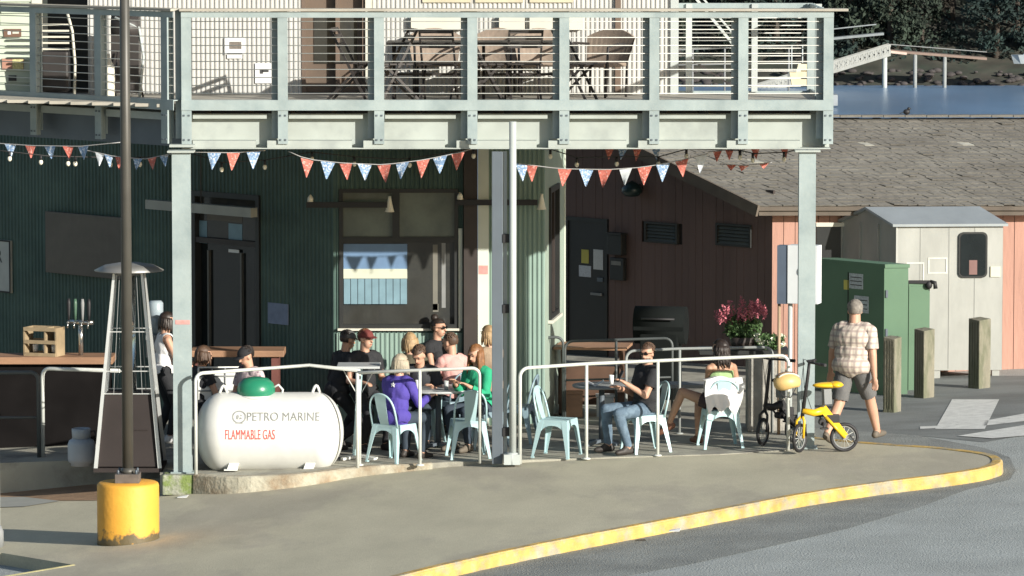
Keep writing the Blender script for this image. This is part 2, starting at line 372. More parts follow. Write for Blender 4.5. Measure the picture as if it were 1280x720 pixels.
mx = N.new('ShaderNodeMixRGB'); mx.inputs[2].default_value = (.11,.085,.04,1); L.new(mr.outputs[0], mx.inputs[0]); L.new(src, mx.inputs[1]); L.new(mx.outputs[0], bs.inputs['Base Color'])
m = MB(); m.box((0,0,h+.05),(.27,.27,.10)); m.build('base_plate', M('rusty_plate', (.10,.085,.075), .7, var=.3, sc=8), t, world=False, bevel=.006)
for sx_ in (-1,1):
    for sy_ in (-1,1):
        m = MB(); m.lathe((sx_*.1, sy_*.1, h+.098), [(.014,0),(.014,.035),(.008,.05)], 6); m.build('bolt', steeldk, t, world=False)
m = MB(); m.tube((0,0,h+.1),(0,0,8.2), .062, .052, 16); m.lathe((0,0,h+.1),[(.08,0),(.08,.03),(.064,.06)],16); m.build('pole', polem, t, world=False)
m = MB(); m.lathe((0,0,8.2),[(.06,0),(.22,.06),(.24,.12),(.05,.3),(0,.32)],20); m.build('lamp_head', polem, t, world=False)
# thin pole at the left edge of the picture
b = PG(-3, 684, pave_z)
t = thing('signpost', 'thin pale post with a grey foot at the very left edge of the pavement', 'post', (b.x,b.y,b.z))
m = MB(); m.tube((0,0,0),(0,0,1.15),.032,n=12); m.build('post', railm, t, world=False)
m = MB(); m.lathe((0,0,0),[(.07,0),(.07,.18),(.04,.25)],14); m.build('foot', greym, t, world=False)

# ================================================================ DECK (upper balcony)
ZF = 4.24
DF = Plane((P(228,150,56.0).x, 56.0), 0)
cx = DF.uz(228,150)[0]
DLP = Plane((P(214,150,56.0).x, 56.05), -46)    # left stretch, recedes to the left
t = thing('balcony', 'long painted steel balcony with cable railing above the patio', 'balcony', (0.0,57,ZF))
def railbay(pl, ups, u_a, u_b, endcap=False):
    zb = pl.uz(300, 178)[1]
    ztop = DF.uz(600, 12)[1]
    zr0 = DF.uz(600,22)[1]; zl1 = DF.uz(600,125)[1]; zl0 = DF.uz(600,138)[1]; zbot = DF.uz(600,180)[1]
    for u in ups:
        m = MB(); w = .118
        m.pbox(pl, u-w/2, u+w/2, zbot, ztop-.02, -.012, .012)        # front flange
        m.pbox(pl, u-.008, u+.008, zbot, ztop-.02, -.10, -.0125)       # web
        o = m.build('upright', steel, t)
        m = MB(); m.pbox(pl, u-w/2-.08, u+w/2-.04, zbot+.06, ztop-.02, -.125, -.1005); m.build('upright_back_flange', steel, o)
        for zz in (zl0-.06, zbot+.05):
            for du in (-.03,.03):
                b_ = MB(); c_ = pl.pt(u+du, zz, .013); b_.box(c_, (.02,.02,.02), rz=math.atan2(pl.d.y,pl.d.x)); b_.build('bolt', steeldk, o)
    return ztop, zr0, zl1, zl0, zbot
f_ups = [DF.uz(x,100)[0] for x in (233,353.5,474,590.5,705.5,818,929,1035.5)]
Z = railbay(DF, f_ups, 0, 0); ztop, zr0, zl1, zl0, zbot = Z
uR = f_ups[-1]+.06; uL = f_ups[0]-.06
def rails(pl, ua, ub, tagn):
    m = MB(); m.pbox(pl, ua, ub, zr0, ztop-.02, -.085, -.0135) if 0 else m.pbox(pl, ua, ub, zr0, ztop-.025, .0125, .02); m.build('top_rail', steel, t)
    m = MB(); m.pbox(pl, ua-.02, ub+(.17 if tagn else 0), ztop-.02, ztop+.012, -.17, .055); m.build('rail_cap', capm, t, bevel=.006)
    m = MB(); m.pbox(pl, ua, ub, zl0, zl1, .0125, .0225); m.pbox(pl, ua, ub, zl1-.012, zl1, -.12, .0120); m.build('lower_rail', steel, t)
rails(DF, uL, uR, 1)
# cables, each one run the length of the front
NC = 10
def cables(pl, ua, ub, off=-.05, n=NC):
    for k in range(n):
        z = zl1 + (zr0-zl1)*(k+.8)/(n+.3)
        m = MB(); m.tube(pl.pt(ua,z,off), pl.pt(ub,z,off), .0062, n=6); m.build('cable', cablem, t)
cables(DF, uL+.1, uR-.06)
# edge beam: recessed channel below the floor
u0, u1 = uL, uR
ztf = DF.uz(600,143)[1]; ztf0 = DF.uz(600,149)[1]; zb1 = DF.uz(600,176)[1]; zb0 = DF.uz(600,185)[1]
m = MB(); m.pbox(DF, u0+.03, u1-.03, zb0, ztf, -.245, -.225); m.build('edge_beam_web', joist, t)
m = MB(); m.pbox(DF, u0+.0, u1-.03, zb0-.012, zb0+.0, -.30, -.0); m.build('edge_beam_flange', joist, t)
# light angle along the top of the beam, one length per bay
for i in range(len(f_ups)-1):
    a, b_ = f_ups[i]+.065, f_ups[i+1]-.2
    m = MB(); m.pbox(DF, a, b_, ztf0, ztf, -.224, -.12); m.build('angle_iron', joist, t)
# bottom plates, one per bay, run under the upright
for i in range(len(f_ups)-1):
    a, b_ = f_ups[i]-.19 if i else f_ups[i]+.07, f_ups[i+1]-.33
    m = MB(); m.pbox(DF, a, b_, zb0+.001, zb1, -.224, -.0135); m.build('bottom_plate', joist, t)
# floor boards on joists
WU = Plane((0,58.7),0)
xr = f_ups[-1] + DF.o.x
for i in range(20):
    y0 = 56.02 + i*.15
    m = MB(); xl = DF.o.x + uL - (0 if i < 1 else min(1.9*(y0-56)/1.05, 3.8)) 
    m.box(((xl+xr)/2, y0+.07, ZF-.02), (xr-xl, .142, .038)); m.build('floor_board', capm, t)
for i in range(16):
    x = DF.o.x + .3 + i*.5
    if x < xr-.1:
        m = MB(); m.box((x, 57.65, ZF-.17),(.05,2.75,.26)); m.build('joist', brownp, t)
m = MB(); m.box((xr-.02, 57.55, (ZF-.04+zb0)/2),(.03,2.9,ZF-.04-zb0-.02)); m.build('end_beam', joist, t)
m = MB(); m.box(((DF.o.x-3+xr)/2, 59.0, ZF-.25),(xr-DF.o.x+3,.12,.36)); m.build('back_beam', brownp, t)
# right end: rail runs back, with back rail beyond the building's corner
RS = Plane((xr, 56.0), 90); RS.n = Vector((-1,0,0))
def endrail(x, y0, y1):
    for y in (y0+.0,):
        pass
m = MB(); m.box((xr-.02,57.5,ztop-.06),(.04,2.9,.1)); m.build('top_rail', steel, t)
m = MB(); m.box((xr-.02,57.5,zl1-.05),(.03,2.9,.1)); m.build('lower_rail', steel, t)
for y in (57.4, 58.97):
    m = MB(); m.box((xr-.02,y,(zl0+ztop)/2),(.1,.1,ztop-zl0-.02)); m.build('upright', steel, t)
BK = Plane((0,59.0),0)
xb0 = BK.uz(846,60)[0]
zbt = BK.uz(900,24)[1]
m = MB(); m.box(((xb0+xr)/2,59.0,ztop-.05),(xr-xb0,.05,.09)); m.build('top_rail', steel, t)
m = MB(); m.box(((xb0+xr)/2,59.0,zl1-.06),(xr-xb0,.05,.06)); m.build('lower_rail', steel, t)
for px in (861,943,1023):
    x = BK.uz(px,60)[0]; m = MB(); m.box((x,58.98,(ZF+ztop)/2),(.075,.075,ztop-ZF-.03)); m.build('upright', pipem, t)
for k in range(NC):
    z = zl1 + (zr0-zl1)*(k+.3)/(NC+.3); m = MB(); m.tube((xb0,59.0,z),(xr,59.0,z),.0078,n=6); m.build('cable', cablem, t)
# left stretch
l_ups = [DLP.uz(x,100)[0] for x in (206,123,42,-45)]
railbay(DLP, l_ups, 0, 0)
rails(DLP, DLP.uz(-60,100)[0], .06, 0)
cables(DLP, DLP.uz(-60,100)[0], -.02)
ua = DLP.uz(-60,100)[0]
m = MB(); m.pbox(DLP, ua, .02, zb0, ztf+.02, -.245, -.225); m.build('edge_beam_web', steeldk, t)  # dark steel puts the left stretch's shade into the web colour
for i in range(3):
    m = MB(); m.pbox(DLP, l_ups[i+1]+.06, l_ups[i]-.06, ztf0-.02, ztf+.01, -.224, -.06); m.build('angle_iron', joist, t)
# small corner bracket
m = MB(); m.box(P(228,182,55.93),(.30,.16,.03)); m.build('cap_plate', joist, t)

# ---- columns
def column_lab(px, py, w, label, foot, yoff=0):
    b = PG(px, py); 
    t = thing('steel_column', label, 'column', (b.x, b.y, b.z), group='steel columns under the balcony')
    ztop_ = zb0-.014-b.z; m = MB(); hw = w/2
    m.box((0,-.07,ztop_/2),(w,.012,ztop_)); m.box((0,.07,ztop_/2),(w,.012,ztop_)); m.box((0,0,ztop_/2),(.012,.127,ztop_))
    m.build('shaft', steel, t, world=False)
    m = MB(); m.box((0,0,.01),(w+.07,.24,.02)); m.build('foot_plate', steel, t, world=False)
    m = MB(); m.box((0,0,ztop_-.012),(w+.1,.26,.022)); m.build('cap_plate', joist, t, world=False)
    return t, ztop_
t, zt = column_lab(229, 591, .215, 'pale steel column at the left, beside the white gas tank, on a mossy block', 1)
m = MB(); m.box((.01,-.078,(P(229,402,t.location.y).z - t.location.z)),(.17,.004,.05)); m.build('pink_tape', pinkink, t, world=False)
b = t.location
t2 = thing('concrete_block', 'mossy green concrete block under the left steel column', 'block', (b.x-.01,b.y-.02,pave_z(b.x)))
m = MB(); m.box((0,-.02,.115),(.44,.46,.23+.012)); m.build('block', mossy, t2, world=False, bevel=.02)
t, zt = column_lab(1007, 560, .20, 'pale steel column at the right, rising behind the yellow bike', 1)
# middle: dark channel column with its sunlit far flange coloured pale, and the white pipe
b = PG(627, 580)
t = thing('steel_column', 'dark blue-grey steel channel column in the middle with its lit far flange coloured pale', 'column', (b.x-.02,b.y+.05,b.z), group='steel columns under the balcony')
zt = zb0-.014-b.z
m = MB(); m.box((-.03,0,zt/2),(.13,.10,zt)); m.build('shaft', steeldk, t, world=False, bevel=.006)
m = MB(); m.box((.062,.02,zt/2),(.045,.03,zt)); m.build('lit_flange_strip', pipem, t, world=False)
for py in (298, 386, 540):
    z = P(632,py,b.y).z-b.z; m = MB(); m.box((.075,-.01,z),(.085,.10,.10)); m.build('clamp', blk, t, world=False)
b = PG(641, 580)
t = thing('white_pipe', 'thin white downpipe running up beside the dark middle column to the balcony', 'pipe', (b.x,b.y,b.z))
zt = P(641,152,b.y).z-b.z
m = MB(); m.tube((0,0,.1),(0,0,zt),.042,n=16); m.build('pipe', pipem, t, world=False)
m = MB(); m.lathe((-.01,0,0),[(.095,0),(.10,.13),(.06,.14)],4); m.box((-.01,0,.06),(.19,.17,.12)); m.build('pipe_foot', pipem, t, world=False)

for (x,y,lb) in ((228,622,'small white scrap of paper on the pavement below the mossy block'),(843,664,'tiny pale scrap of litter beside the yellow kerb')):
    p = PG(x,y,pave_z); q = thing('paper_scrap', lb, 'litter', (p.x,p.y,p.z)); m = MB(); m.hexa([(-.06,-.05,.004),(.05,-.06,.006),(.07,.05,.02),(-.05,.06,.004),(-.06,-.05,.008),(.05,-.06,.010),(.07,.05,.026),(-.05,.06,.008)]); m.build('scrap', paper, q, world=False)
# ================================================================ RESTAURANT BUILDING
rb = thing('restaurant_building', 'two storey corrugated building, pale grey above and dark teal below the balcony', 'building', (0,60,0))
def corr(pl, u0, u1, z0, z1, pitch, amp, holes, name, mat, zf=None):
    m = MB(); n = max(2, int(round((u1-u0)/pitch)))*4; us = []
    prof = [0, 0, 1, 1]; w = (u1-u0)/n
    xs = [u0 + w*(i + (0.25 if i % 2 else -0.25)*.6) for i in range(n+1)]; xs[0] = u0; xs[-1] = u1
    offs = [amp*(prof[i % 4] if i < n else 0) for i in range(n+1)]
    brk = sorted(set(h[0] for h in holes) | set(h[1] for h in holes))
    pts = sorted([(x, o) for x, o in zip(xs, offs)] + [(b, amp*.5) for b in brk if u0 < b < u1])
    for i in range(len(pts)-1):
        a, b = pts[i], pts[i+1]
        if b[0]-a[0] < 1e-5: continue
        c = (a[0]+b[0])/2; segs = [(z0, z1)]
        for (h0, h1, g0, g1) in holes:
            if h0 < c < h1:
                ns = []
                for (s0, s1) in segs:
                    if g0 > s0: ns.append((s0, min(g0, s1)))
                    if g1 < s1: ns.append((max(g1, s0), s1))
                segs = ns
        for s0, s1 in segs:
            if s1-s0 > 1e-4: m.add([pl.pt(a[0],s0,a[1]),pl.pt(b[0],s0,b[1]),pl.pt(b[0],s1,b[1]),pl.pt(a[0],s1,a[1])], [(0,1,2,3)])
    return m.build(name, mat, rb)
xc = P(419, 400, 59.4).x
WF = Plane((xc, 59.4), 0); WLP = Plane((xc, 59.4), -47)
# --- front lower wall (window wall and the sunlit stretch)
uc = WF.uz(681,400)[0]
win = WF.rect(424,236,573,410); 
col_r = WF.rect(578,190,612,560)
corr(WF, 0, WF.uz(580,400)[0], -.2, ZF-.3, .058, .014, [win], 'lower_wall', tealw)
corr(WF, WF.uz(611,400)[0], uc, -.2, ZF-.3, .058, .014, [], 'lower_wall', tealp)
# sunlit wall below the sill, its light put in as a paler sheet
corr(Plane((xc,59.375),0), .02, WF.uz(578,400)[0], -.1, win[2]-.06, .058, .012, [], 'lit_wall_sheet', tealp)
m = MB(); m.pbox(WF, WF.uz(580,400)[0], WF.uz(597,400)[0], -.2, ZF-.3, -.05, .12); m.build('brown_post', brownp, rb)
m = MB(); m.pbox(WF, WF.uz(597.5,400)[0], WF.uz(611,400)[0], -.2, ZF-.3, -.05, .10); m.build('white_post', M('sage_white_paint', (.60,.64,.56), .6, var=.05), rb)
r = WF.rect(597.5,331,611,342); m = MB(); m.pbox(WF, r[0]+.01, r[1]-.01, r[2], r[3], .10, .103); m.build('pink_tape', pinkink, rb)
# window: frame, mullions, panes
def frame_rect(pl, r, w, o0, o1, name, mat, parent):
    m = MB(); a,b,c,d = r
    m.pbox(pl, a, b, c, c+w, o0, o1); m.pbox(pl, a, b, d-w, d, o0, o1); m.pbox(pl, a, a+w, c+w, d-w, o0, o1); m.pbox(pl, b-w, b, c+w, d-w, o0, o1)
    return m.build(name, mat, parent)
W = frame_rect(WF, win, .05, -.06, .03, 'window', darkfr, rb)
mid = WF.uz(495,300)[0]; zt_ = WF.uz(500,299)[1]
m = MB(); m.pbox(WF, win[0]+.05, win[1]-.05, zt_-.03, zt_+.03, -.05, .025); m.pbox(WF, mid-.045, mid+.045, zt_+.03, win[3]-.05, -.05, .026); m.build('mullion', darkfr, W)
for a,b in ((win[0]+.05, mid-.045),(mid+.045, win[1]-.05)):
    m = MB(); m.pbox(WF, a, b, zt_+.03, win[3]-.05, -.04, -.03); m.build('transom_pane', glassg, W)
m = MB(); m.pbox(WF, win[0]+.05, win[1]-.05, win[2]+.05, zt_-.03, -.04, -.03); m.build('pane', glassb, W)
m = MB(); m.pbox(WF, win[0]-.02, win[1]+.03, win[2]-.03, win[2]-.001, -.04, .06); m.build('sill', creamt, W)
m = MB(); m.pbox(WF, win[1]+.002, win[1]+.05, win[2], win[3]-.5, -.04, .05); m.build('side_trim', MC['sage_white_paint'], W)
# things seen in the right half of the window
for (x0,y0,x1,y1,mt) in ((541,306,547,388,creamt),(552,304,557,385,greym),(541,380,548,390,creamb)):
    r = WF.rect(x0,y0,x1,y1); m = MB(); m.pbox(WF, *r, -.03, -.026); m.build('blind_cord', M('dim_cream', (.17,.165,.14), .6) if mt is not greym else greym, W)
# added board imitating the blue and cream reflection in the left pane
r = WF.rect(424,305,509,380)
t = thing('window_reflection', 'added board imitating a blue and cream reflection in the big window', 'sign', WF.pt((r[0]+r[1])/2, r[2], 0))
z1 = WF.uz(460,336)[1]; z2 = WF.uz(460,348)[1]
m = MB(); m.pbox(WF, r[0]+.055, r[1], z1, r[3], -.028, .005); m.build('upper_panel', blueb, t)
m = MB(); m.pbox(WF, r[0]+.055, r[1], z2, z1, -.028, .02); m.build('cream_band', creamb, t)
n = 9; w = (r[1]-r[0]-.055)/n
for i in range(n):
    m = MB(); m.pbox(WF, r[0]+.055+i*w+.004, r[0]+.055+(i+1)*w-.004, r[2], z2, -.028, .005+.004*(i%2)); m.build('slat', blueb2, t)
# --- side wall turning away behind the corner
ws_o = WF.pt(uc, 0, 0); WS = Plane((ws_o.x, ws_o.y), 83)
us = WS.uz(705.5,400)[0]
sw = (WS.uz(686,330)[0], WS.uz(697,330)[0], WS.uz(691,396)[1], WS.uz(691,232)[1])
m = MB()
for (a,b,c,d) in ((0,sw[0],-.2,ZF-.3),(sw[1],us,-.2,ZF-.3),(sw[0],sw[1],-.2,sw[2]),(sw[0],sw[1],sw[3],ZF-.3)):
    m.pbox(WS, a, b, c, d, -.06, 0)
m.build('side_wall', M('sage_plain_wall', (.30,.37,.31), .6, var=.08), rb)
Wn = frame_rect(WS, sw, .07, -.03, .03, 'window', darkfr, rb)
m = MB(); m.pbox(WS, sw[0]+.07, sw[1]-.07, sw[2]+.07, sw[3]-.07, -.02,-.01); m.build('pane', glassd, Wn)
m = MB(); m.pbox(WS, sw[0]-.05, sw[1]+.05, sw[2]-.04, sw[2]-.001, -.02,.06); m.build('sill', creamt, Wn)
m = MB(); m.pbox(WS, (sw[0]+sw[1])/2-.04, (sw[0]+sw[1])/2+.04, sw[2]+.07, sw[3]-.07, -.009,.02); m.build('mullion', brownp, Wn)
m = MB(); m.pbox(WS, us, us+.06, -.2, ZF-.3, -.2, .01); m.build('corner_trim', MC['sage_white_paint'], rb)
# --- left lower wall with the door
door = WLP.rect(243,306,327,560); door = (door[0], door[1], patio_z(-3)+.0, door[3])
tr = WLP.rect(243,241,327,304)
uend = WLP.uz(-40,400)[0]
corr(WLP, uend, 0, -.6, ZF-.3, .075, .014, [(door[0],door[1],-1,tr[3])], 'lower_wall', tealw)
D = frame_rect(WLP, (door[0],door[1],door[2],tr[3]), .07, -.1, .04, 'door', darkfr, rb)
m = MB(); m.pbox(WLP, door[0]+.07, door[1]-.07, tr[2]-.02, tr[2]+.05, -.09, .03); m.build('transom_bar', brownp, D)
m = MB(); m.pbox(WLP, door[0]+.07, door[1]-.07, tr[2]+.05, tr[3]-.07, -.05, -.04); m.build('transom_pane', glassb, D)
dm = WLP.uz(300,400)[0]
m = MB(); m.pbox(WLP, door[0]+.07, door[1]-.07, door[2]+.05, tr[2]-.02, -.09, -.07); m.build('leaf', glassd, D)
m = MB()
for x in (258,299): u = WLP.uz(x,400)[0]; m.pbox(WLP, u-.015, u+.015, door[2]+.05, tr[2]-.12, -.07, -.03)
m.build('stile', M('dim_bronze', (.10,.10,.09), .4), D)
for (x0,y0,x1,y1,c) in ((246,276,256,304,blueb2),(283,280,300,303,blueb2),(256,262,300,277,M('dim_tan', (.10,.085,.065), .5)),(283,312,296,316,paper)):
    r = WLP.rect(x0,y0,x1,y1); m = MB(); m.pbox(WLP, *r, -.039, -.036); m.build('taped_notice', c, D)
# --- upper wall
uwl = WU.uz(-60,60)[0]; uwr = WU.uz(846,60)[0]; ztu = 6.6
pdoor = WU.rect(377,-30,458,120); 
w1 = [WU.rect(a,-70,b,3) for a,b in ((528,588),(594,654),(662,716))]
sid = WU.rect(-60,-60,40,118); opn = WU.rect(54,-20,110,118)
corr(WU, WU.uz(110,60)[0], uwr, ZF, ztu, .058, .014, [pdoor]+w1, 'upper_wall', whitew)
# lap siding, one board each
n = 15; h = (6.4-ZF)/n
for i in range(n):
    m = MB(); a, b = sid[0], sid[1]; z = ZF+i*h
    m.hexa([WU.pt(a,z,.03),WU.pt(b,z,.03),WU.pt(b,z,0),WU.pt(a,z,0),WU.pt(a,z+h-.004,.008),WU.pt(b,z+h-.004,.008),WU.pt(b,z+h-.004,0),WU.pt(a,z+h-.004,0)])
    m.build('siding_board', pgreen, rb)
m = MB(); m.pbox(WU, sid[1]+.001, sid[1]+.13, ZF, 6.4, 0, .04); m.build('corner_trim', creamt, rb)
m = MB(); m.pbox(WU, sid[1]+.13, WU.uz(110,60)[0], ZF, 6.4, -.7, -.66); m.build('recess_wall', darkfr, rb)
m = MB(); m.pbox(WU, pdoor[0], pdoor[1], ZF+.02, pdoor[3], -.12, -.10); pd = m.build('patio_door', M('tan_brown_blind', (.13,.095,.07), .6, var=.2, sc=1.5), rb)
m = MB(); 
for a,b in ((pdoor[0],pdoor[0]+.05),((pdoor[0]+pdoor[1])/2+.02,(pdoor[0]+pdoor[1])/2+.07),(pdoor[1]-.05,pdoor[1])): m.pbox(WU, a, b, ZF+.02, pdoor[3], -.10, .02)
m.build('door_frame', M('brown_door_frame', (.14,.10,.075), .6), pd)
r = WU.rect(392,18,446,80); m = MB(); m.pbox(WU, *r, -.099, -.09); m.build('pane', glassb, pd)
r = WU.rect(457,16,465,118); m = MB(); m.pbox(WU, r[0], r[1], ZF, 6.4, .0, .05); m.build('door_trim', creamt, rb)
for r in w1:
    wd = frame_rect(WU, r, .055, -.06, .035, 'window', M('cream_yellow_frame', (.50,.46,.34), .6), rb)
    m = MB(); m.pbox(WU, r[0]+.055, r[1]-.055, r[2]+.055, r[3]-.055, -.04, -.03); m.build('pane', glassd, wd)
# boxed panels under those windows
for x0,x1 in ((514,581),(624,656),(662,729)):
    r = WU.rect(x0,20,x1,36); m = MB(); m.pbox(WU, *r, .015, .10); m.build('cream_box_panel', creamt, rb)
r = WU.rect(769,20,776,118); m = MB(); m.pbox(WU, r[0], r[1], ZF, 6.4, .015, .05); m.build('brown_trim', M('brown_door_frame', (.1,.1,.1)), rb)
r = WU.rect(838,20,846,118); m = MB(); m.pbox(WU, r[0], r[1]+.02, ZF-.05, 6.4, -.1, .04); m.build('corner_trim', pipem, rb)
m = MB(); m.box((WU.pt(uwr,0,0).x+.0, 60.4, 5.4),(.05,3.2,2.3)); m.build('upper_side_wall', whitew, rb)
m = MB(); m.box((-1.5,61.2,6.75),(9.5,6.5,.12)); m.build('roof', fascia, rb)
m = MB(); m.box((-3.2,63.2,4.0),(8.6,.2,.2)); m.build('rear_beam', brownp, rb)
# notices on the upper wall
def plate(name, pl, rect, label, cat, mat=paper, off=(.016,.03), marks=(), cut=False):
    t = thing(name, label, cat, pl.pt((rect[0]+rect[1])/2, rect[2], 0)); m = MB(); m.pbox(pl, *rect, *off); m.build('panel', mat, t)
    for (x0,y0,x1,y1,mt) in marks:
        rr = pl.rect(x0,y0,x1,y1); m = MB(); m.pbox(pl, *rr, off[1], off[1]+.004); m.build('printed_mark', mt, t)
    return t
t = plate('notice', WU, WU.rect(281,47,306,68), 'small white notice with a dark picture, left of the pair on the upper wall', 'notice', marks=[(287,52,302,61,M('notice_brown', (.17,.15,.13), .7, var=.3, sc=30))])
r = WU.rect(284,66,303,73); m = MB(); m.pbox(WU, *r, .016, .03); m.build('lower_tab', paper, t)
plate('notice', WU, WU.rect(319,79,343,104), 'small square white notice with a dark squiggle, right of the pair on the upper wall', 'notice', marks=[(325,87,329,92,ink),(328,87,336,90,ink)])
plate('notice', WU, WU.rect(5,36,27,46), 'small brown notice with a white arrow, high on the pale green siding', 'notice', mat=M('notice_rust', (.16,.09,.06), .7), off=(.032,.04), marks=[(10,39,14,43,paper),(16,39.5,24,42,creamt)])
plate('notice', WU, WU.rect(3,73,30,87), 'red and yellow notice on the pale green siding', 'notice', mat=M('notice_red', (.42,.22,.16), .7), off=(.032,.04), marks=[(16,73.5,29.5,86.5,M('notice_yel', (.55,.50,.24), .7, var=.3, sc=40))])
plate('notice', WU, WU.rect(11,94,21,101), 'tiny dark notice low on the pale green siding', 'notice', mat=ink, off=(.032,.04))
# wall lights with bell shades
def barlight(pl, x0, x1, y, xb, label, extra=None):
    a,z = pl.uz(x0,y,.25); b,_ = pl.uz(x1,y,.25); t = thing('wall_lamp', label, 'lamp', pl.pt(b, z, 0), group='bell lamps on black bars')
    m = MB(); m.pbox(pl, a, b, z-.035, z+.035, .22, .28); m.pbox(pl, (a+b)/2-.02, (a+b)/2+.02, z-.02, z+.02, .015, .22); m.build('bar', blk, t)
    u,_ = pl.uz(xb,y,.25); m = MB(); c = pl.pt(u, z-.09, .25); m.lathe(c, [(.06,0),(.05,.03),(.035,.10),(.022,.16),(.02,.20),(.0,.20)], 14); m.build('bell_shade', bulbm, t)
    if extra: u,_ = pl.uz(extra,y,.25); m = MB(); m.lathe(pl.pt(u, z+.037, .25), [(.04,0),(.035,.05),(.01,.09)],10); m.build('finial', bulbm, t)
    return t
barlight(WF, 383, 484, 256, 487, 'cream bell lamp on a black bar, over the left of the big window', 388)
barlight(WF, 571, 672, 253, 677, 'cream bell lamp on a black bar, right of the middle column', 575)
a = WLP.uz(186,255,.5); b_ = WLP.uz(318,255,.5)
t = thing('strip_light', 'long pale strip light hanging in front of the door', 'light fitting', WLP.pt(a[0], a[1], .5))
m = MB(); m.pbox(WLP, a[0], b_[0], a[1]-.06, a[1]+.06, .45, .56); m.build('housing', M('dim_grey_case', (.30,.31,.28), .5), t)
m = MB(); m.tube(WLP.pt((a[0]+b_[0])/2, a[1]+.06, .5), WLP.pt((a[0]+b_[0])/2, ZF-.3, .5), .008); m.build('hanger', cordm, t)
# television / brown board, sign with R, blue jug poster
r = WLP.rect(58,268,156,345,.1)
t = thing('brown_wall_screen', 'wide brown flat screen mounted on the teal wall behind the heater', 'screen', WLP.pt((r[0]+r[1])/2, r[2], .1))
m = MB(); m.pbox(WLP, *r, .05, .12); m.build('screen', M('brown_screen', (.085,.07,.055), .35, var=.25, sc=1.2, col2=(.06,.05,.04), mix=.5, msc=1), t, bevel=.006)
m = MB(); m.pbox(WLP, r[0]+.3, r[1]-.3, r[2]+.2, r[3]-.2, .015, .05); m.build('bracket', blk, t)
r = WLP.rect(-70,297,13,362,.05)
t = thing('bar_sign', 'white framed sign ending in a black letter R at the left edge', 'sign', WLP.pt(r[1], r[2], .05))
m = MB(); m.pbox(WLP, *r, .016, .05); m.build('panel', M('sign_white', (.42,.43,.40), .5), t); frame_rect(WLP, (r[0],r[1],r[2],r[3]), .02, .0505, .06, 'frame', blk, t)
def text_mesh(s, size, ext=.002, font_scale_x=1.0, bold=0.0, shear=0):
    cu = bpy.data.curves.new('t', 'FONT'); cu.body = s; cu.size = size; cu.extrude = ext; cu.offset = bold; cu.shear = shear
    ob = bpy.data.objects.new('t', cu); C.objects.link(ob); dg = bpy.context.evaluated_depsgraph_get(); dg.update()
    me = bpy.data.meshes.new_from_object(ob.evaluated_get(dg)); bpy.data.objects.remove(ob); bpy.data.curves.remove(cu)
    xs = [v.co.x for v in me.vertices]; x0, x1 = min(xs), max(xs)
    return me, x0, x1
def put_text(s, size, pl, u0, z, off, mat, parent, width=None, bold=0.0, name='lettering', shear=0):
    me, x0, x1 = text_mesh(s, size, .002, bold=bold, shear=shear); k = 1.0 if width is None else width/(x1-x0)
    base = parent
    while base.parent is not None: base = base.parent
    inv = root_mat(base).inverted()
    for v in me.vertices: v.co = inv @ pl.pt(u0+(v.co.x-x0)*k, z+v.co.y, off+v.co.z)
    me.materials.clear(); me.materials.append(mat); o = bpy.data.objects.new(name, me); C.objects.link(o); o.parent = parent; return o
rr = WLP.rect(-3,313,5,328,.05); put_text('R', .26, WLP, rr[0]-.03, rr[2], .0505, ink, t)
plate('poster', WLP, WLP.rect(337,379,362,405), 'pale blue poster taped to the teal wall right of the door', 'poster', mat=paperb, marks=[])

# ================================================================ RED SHED
YSH = PG(1265,462,zroad).y
EW = Plane((P(965,300,YSH).x, YSH), 1.0)
GB = Plane((EW.o.x, YSH), -47)
rs = thing('red_shed', 'low barn red shed with a weathered shake roof', 'shed', (4,YSH,0))
z_e = EW.uz(1000,258,.3)[1]
# gable boards
Lg = 4.3; slope = .30
def zg(u): return z_e + slope*(-u) if -u < Lg*.80 else z_e + slope*Lg*.80 - slope*(-u-Lg*.80)
gdoor = GB.rect(707,272,760,440); gdoor = (gdoor[0], gdoor[1], .02, gdoor[3])
vents = [GB.rect(807,278,848,304), GB.rect(896,280,940,308)]
bw = .135; n = int(Lg/bw)
for i in range(n):
    a, b_ = -(i+1)*bw, -i*bw; c = (a+b_)/2; segs = [(0.0, zg(c)-.05)]
    for (h0,h1,g0,g1) in [gdoor]+vents:
        if h0-.02 < c < h1+.02: segs = [q for s0,s1 in segs for q in ((s0, min(g0,s1)),(max(g1,s0), s1)) if q[1]-q[0] > .02]
    m = MB()
    for s0,s1 in segs: m.pbox(GB, a+.0025, b_-.0025, s0, s1, -.02, .002*(i%3))
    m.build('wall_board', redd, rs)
m = MB(); m.pbox(GB, -Lg, 0, -.1, z_e+.2, -.06, -.021); m.build('wall_backing', brownp, rs)
D = frame_rect(GB, gdoor, .06, -.03, .02, 'door', darkfr, rs)
m = MB(); m.pbox(GB, gdoor[0]+.06, gdoor[1]-.06, gdoor[2]+.06, gdoor[3]-.06, -.02, -.0); m.build('leaf', M('black_door', (.018,.019,.02), .5), D)
for (x0,y0,x1,y1,mt,lab) in ((727,312,736,329,papery,'yellow notice'),(742,312,754,337,M('notice_white', (.62,.63,.62), .7, var=.08, sc=40),'tall white notice'),(724,332,739,346,M('notice_white2', (.55,.58,.62), .7, var=.2, sc=60),'small white notice')):
    r = GB.rect(x0,y0,x1,y1); m = MB(); m.pbox(GB, *r, .0005, .006); m.build('door_notice', mt, D, label=lab+' taped to the black door')
r = GB.rect(748,347,755,352); m = MB(); m.pbox(GB, *r, .0, .03); m.build('lock', steeldk, D)
r = GB.rect(741,366,754,369); m = MB(); m.pbox(GB, *r, .02, .05); m.build('handle', greym, D)
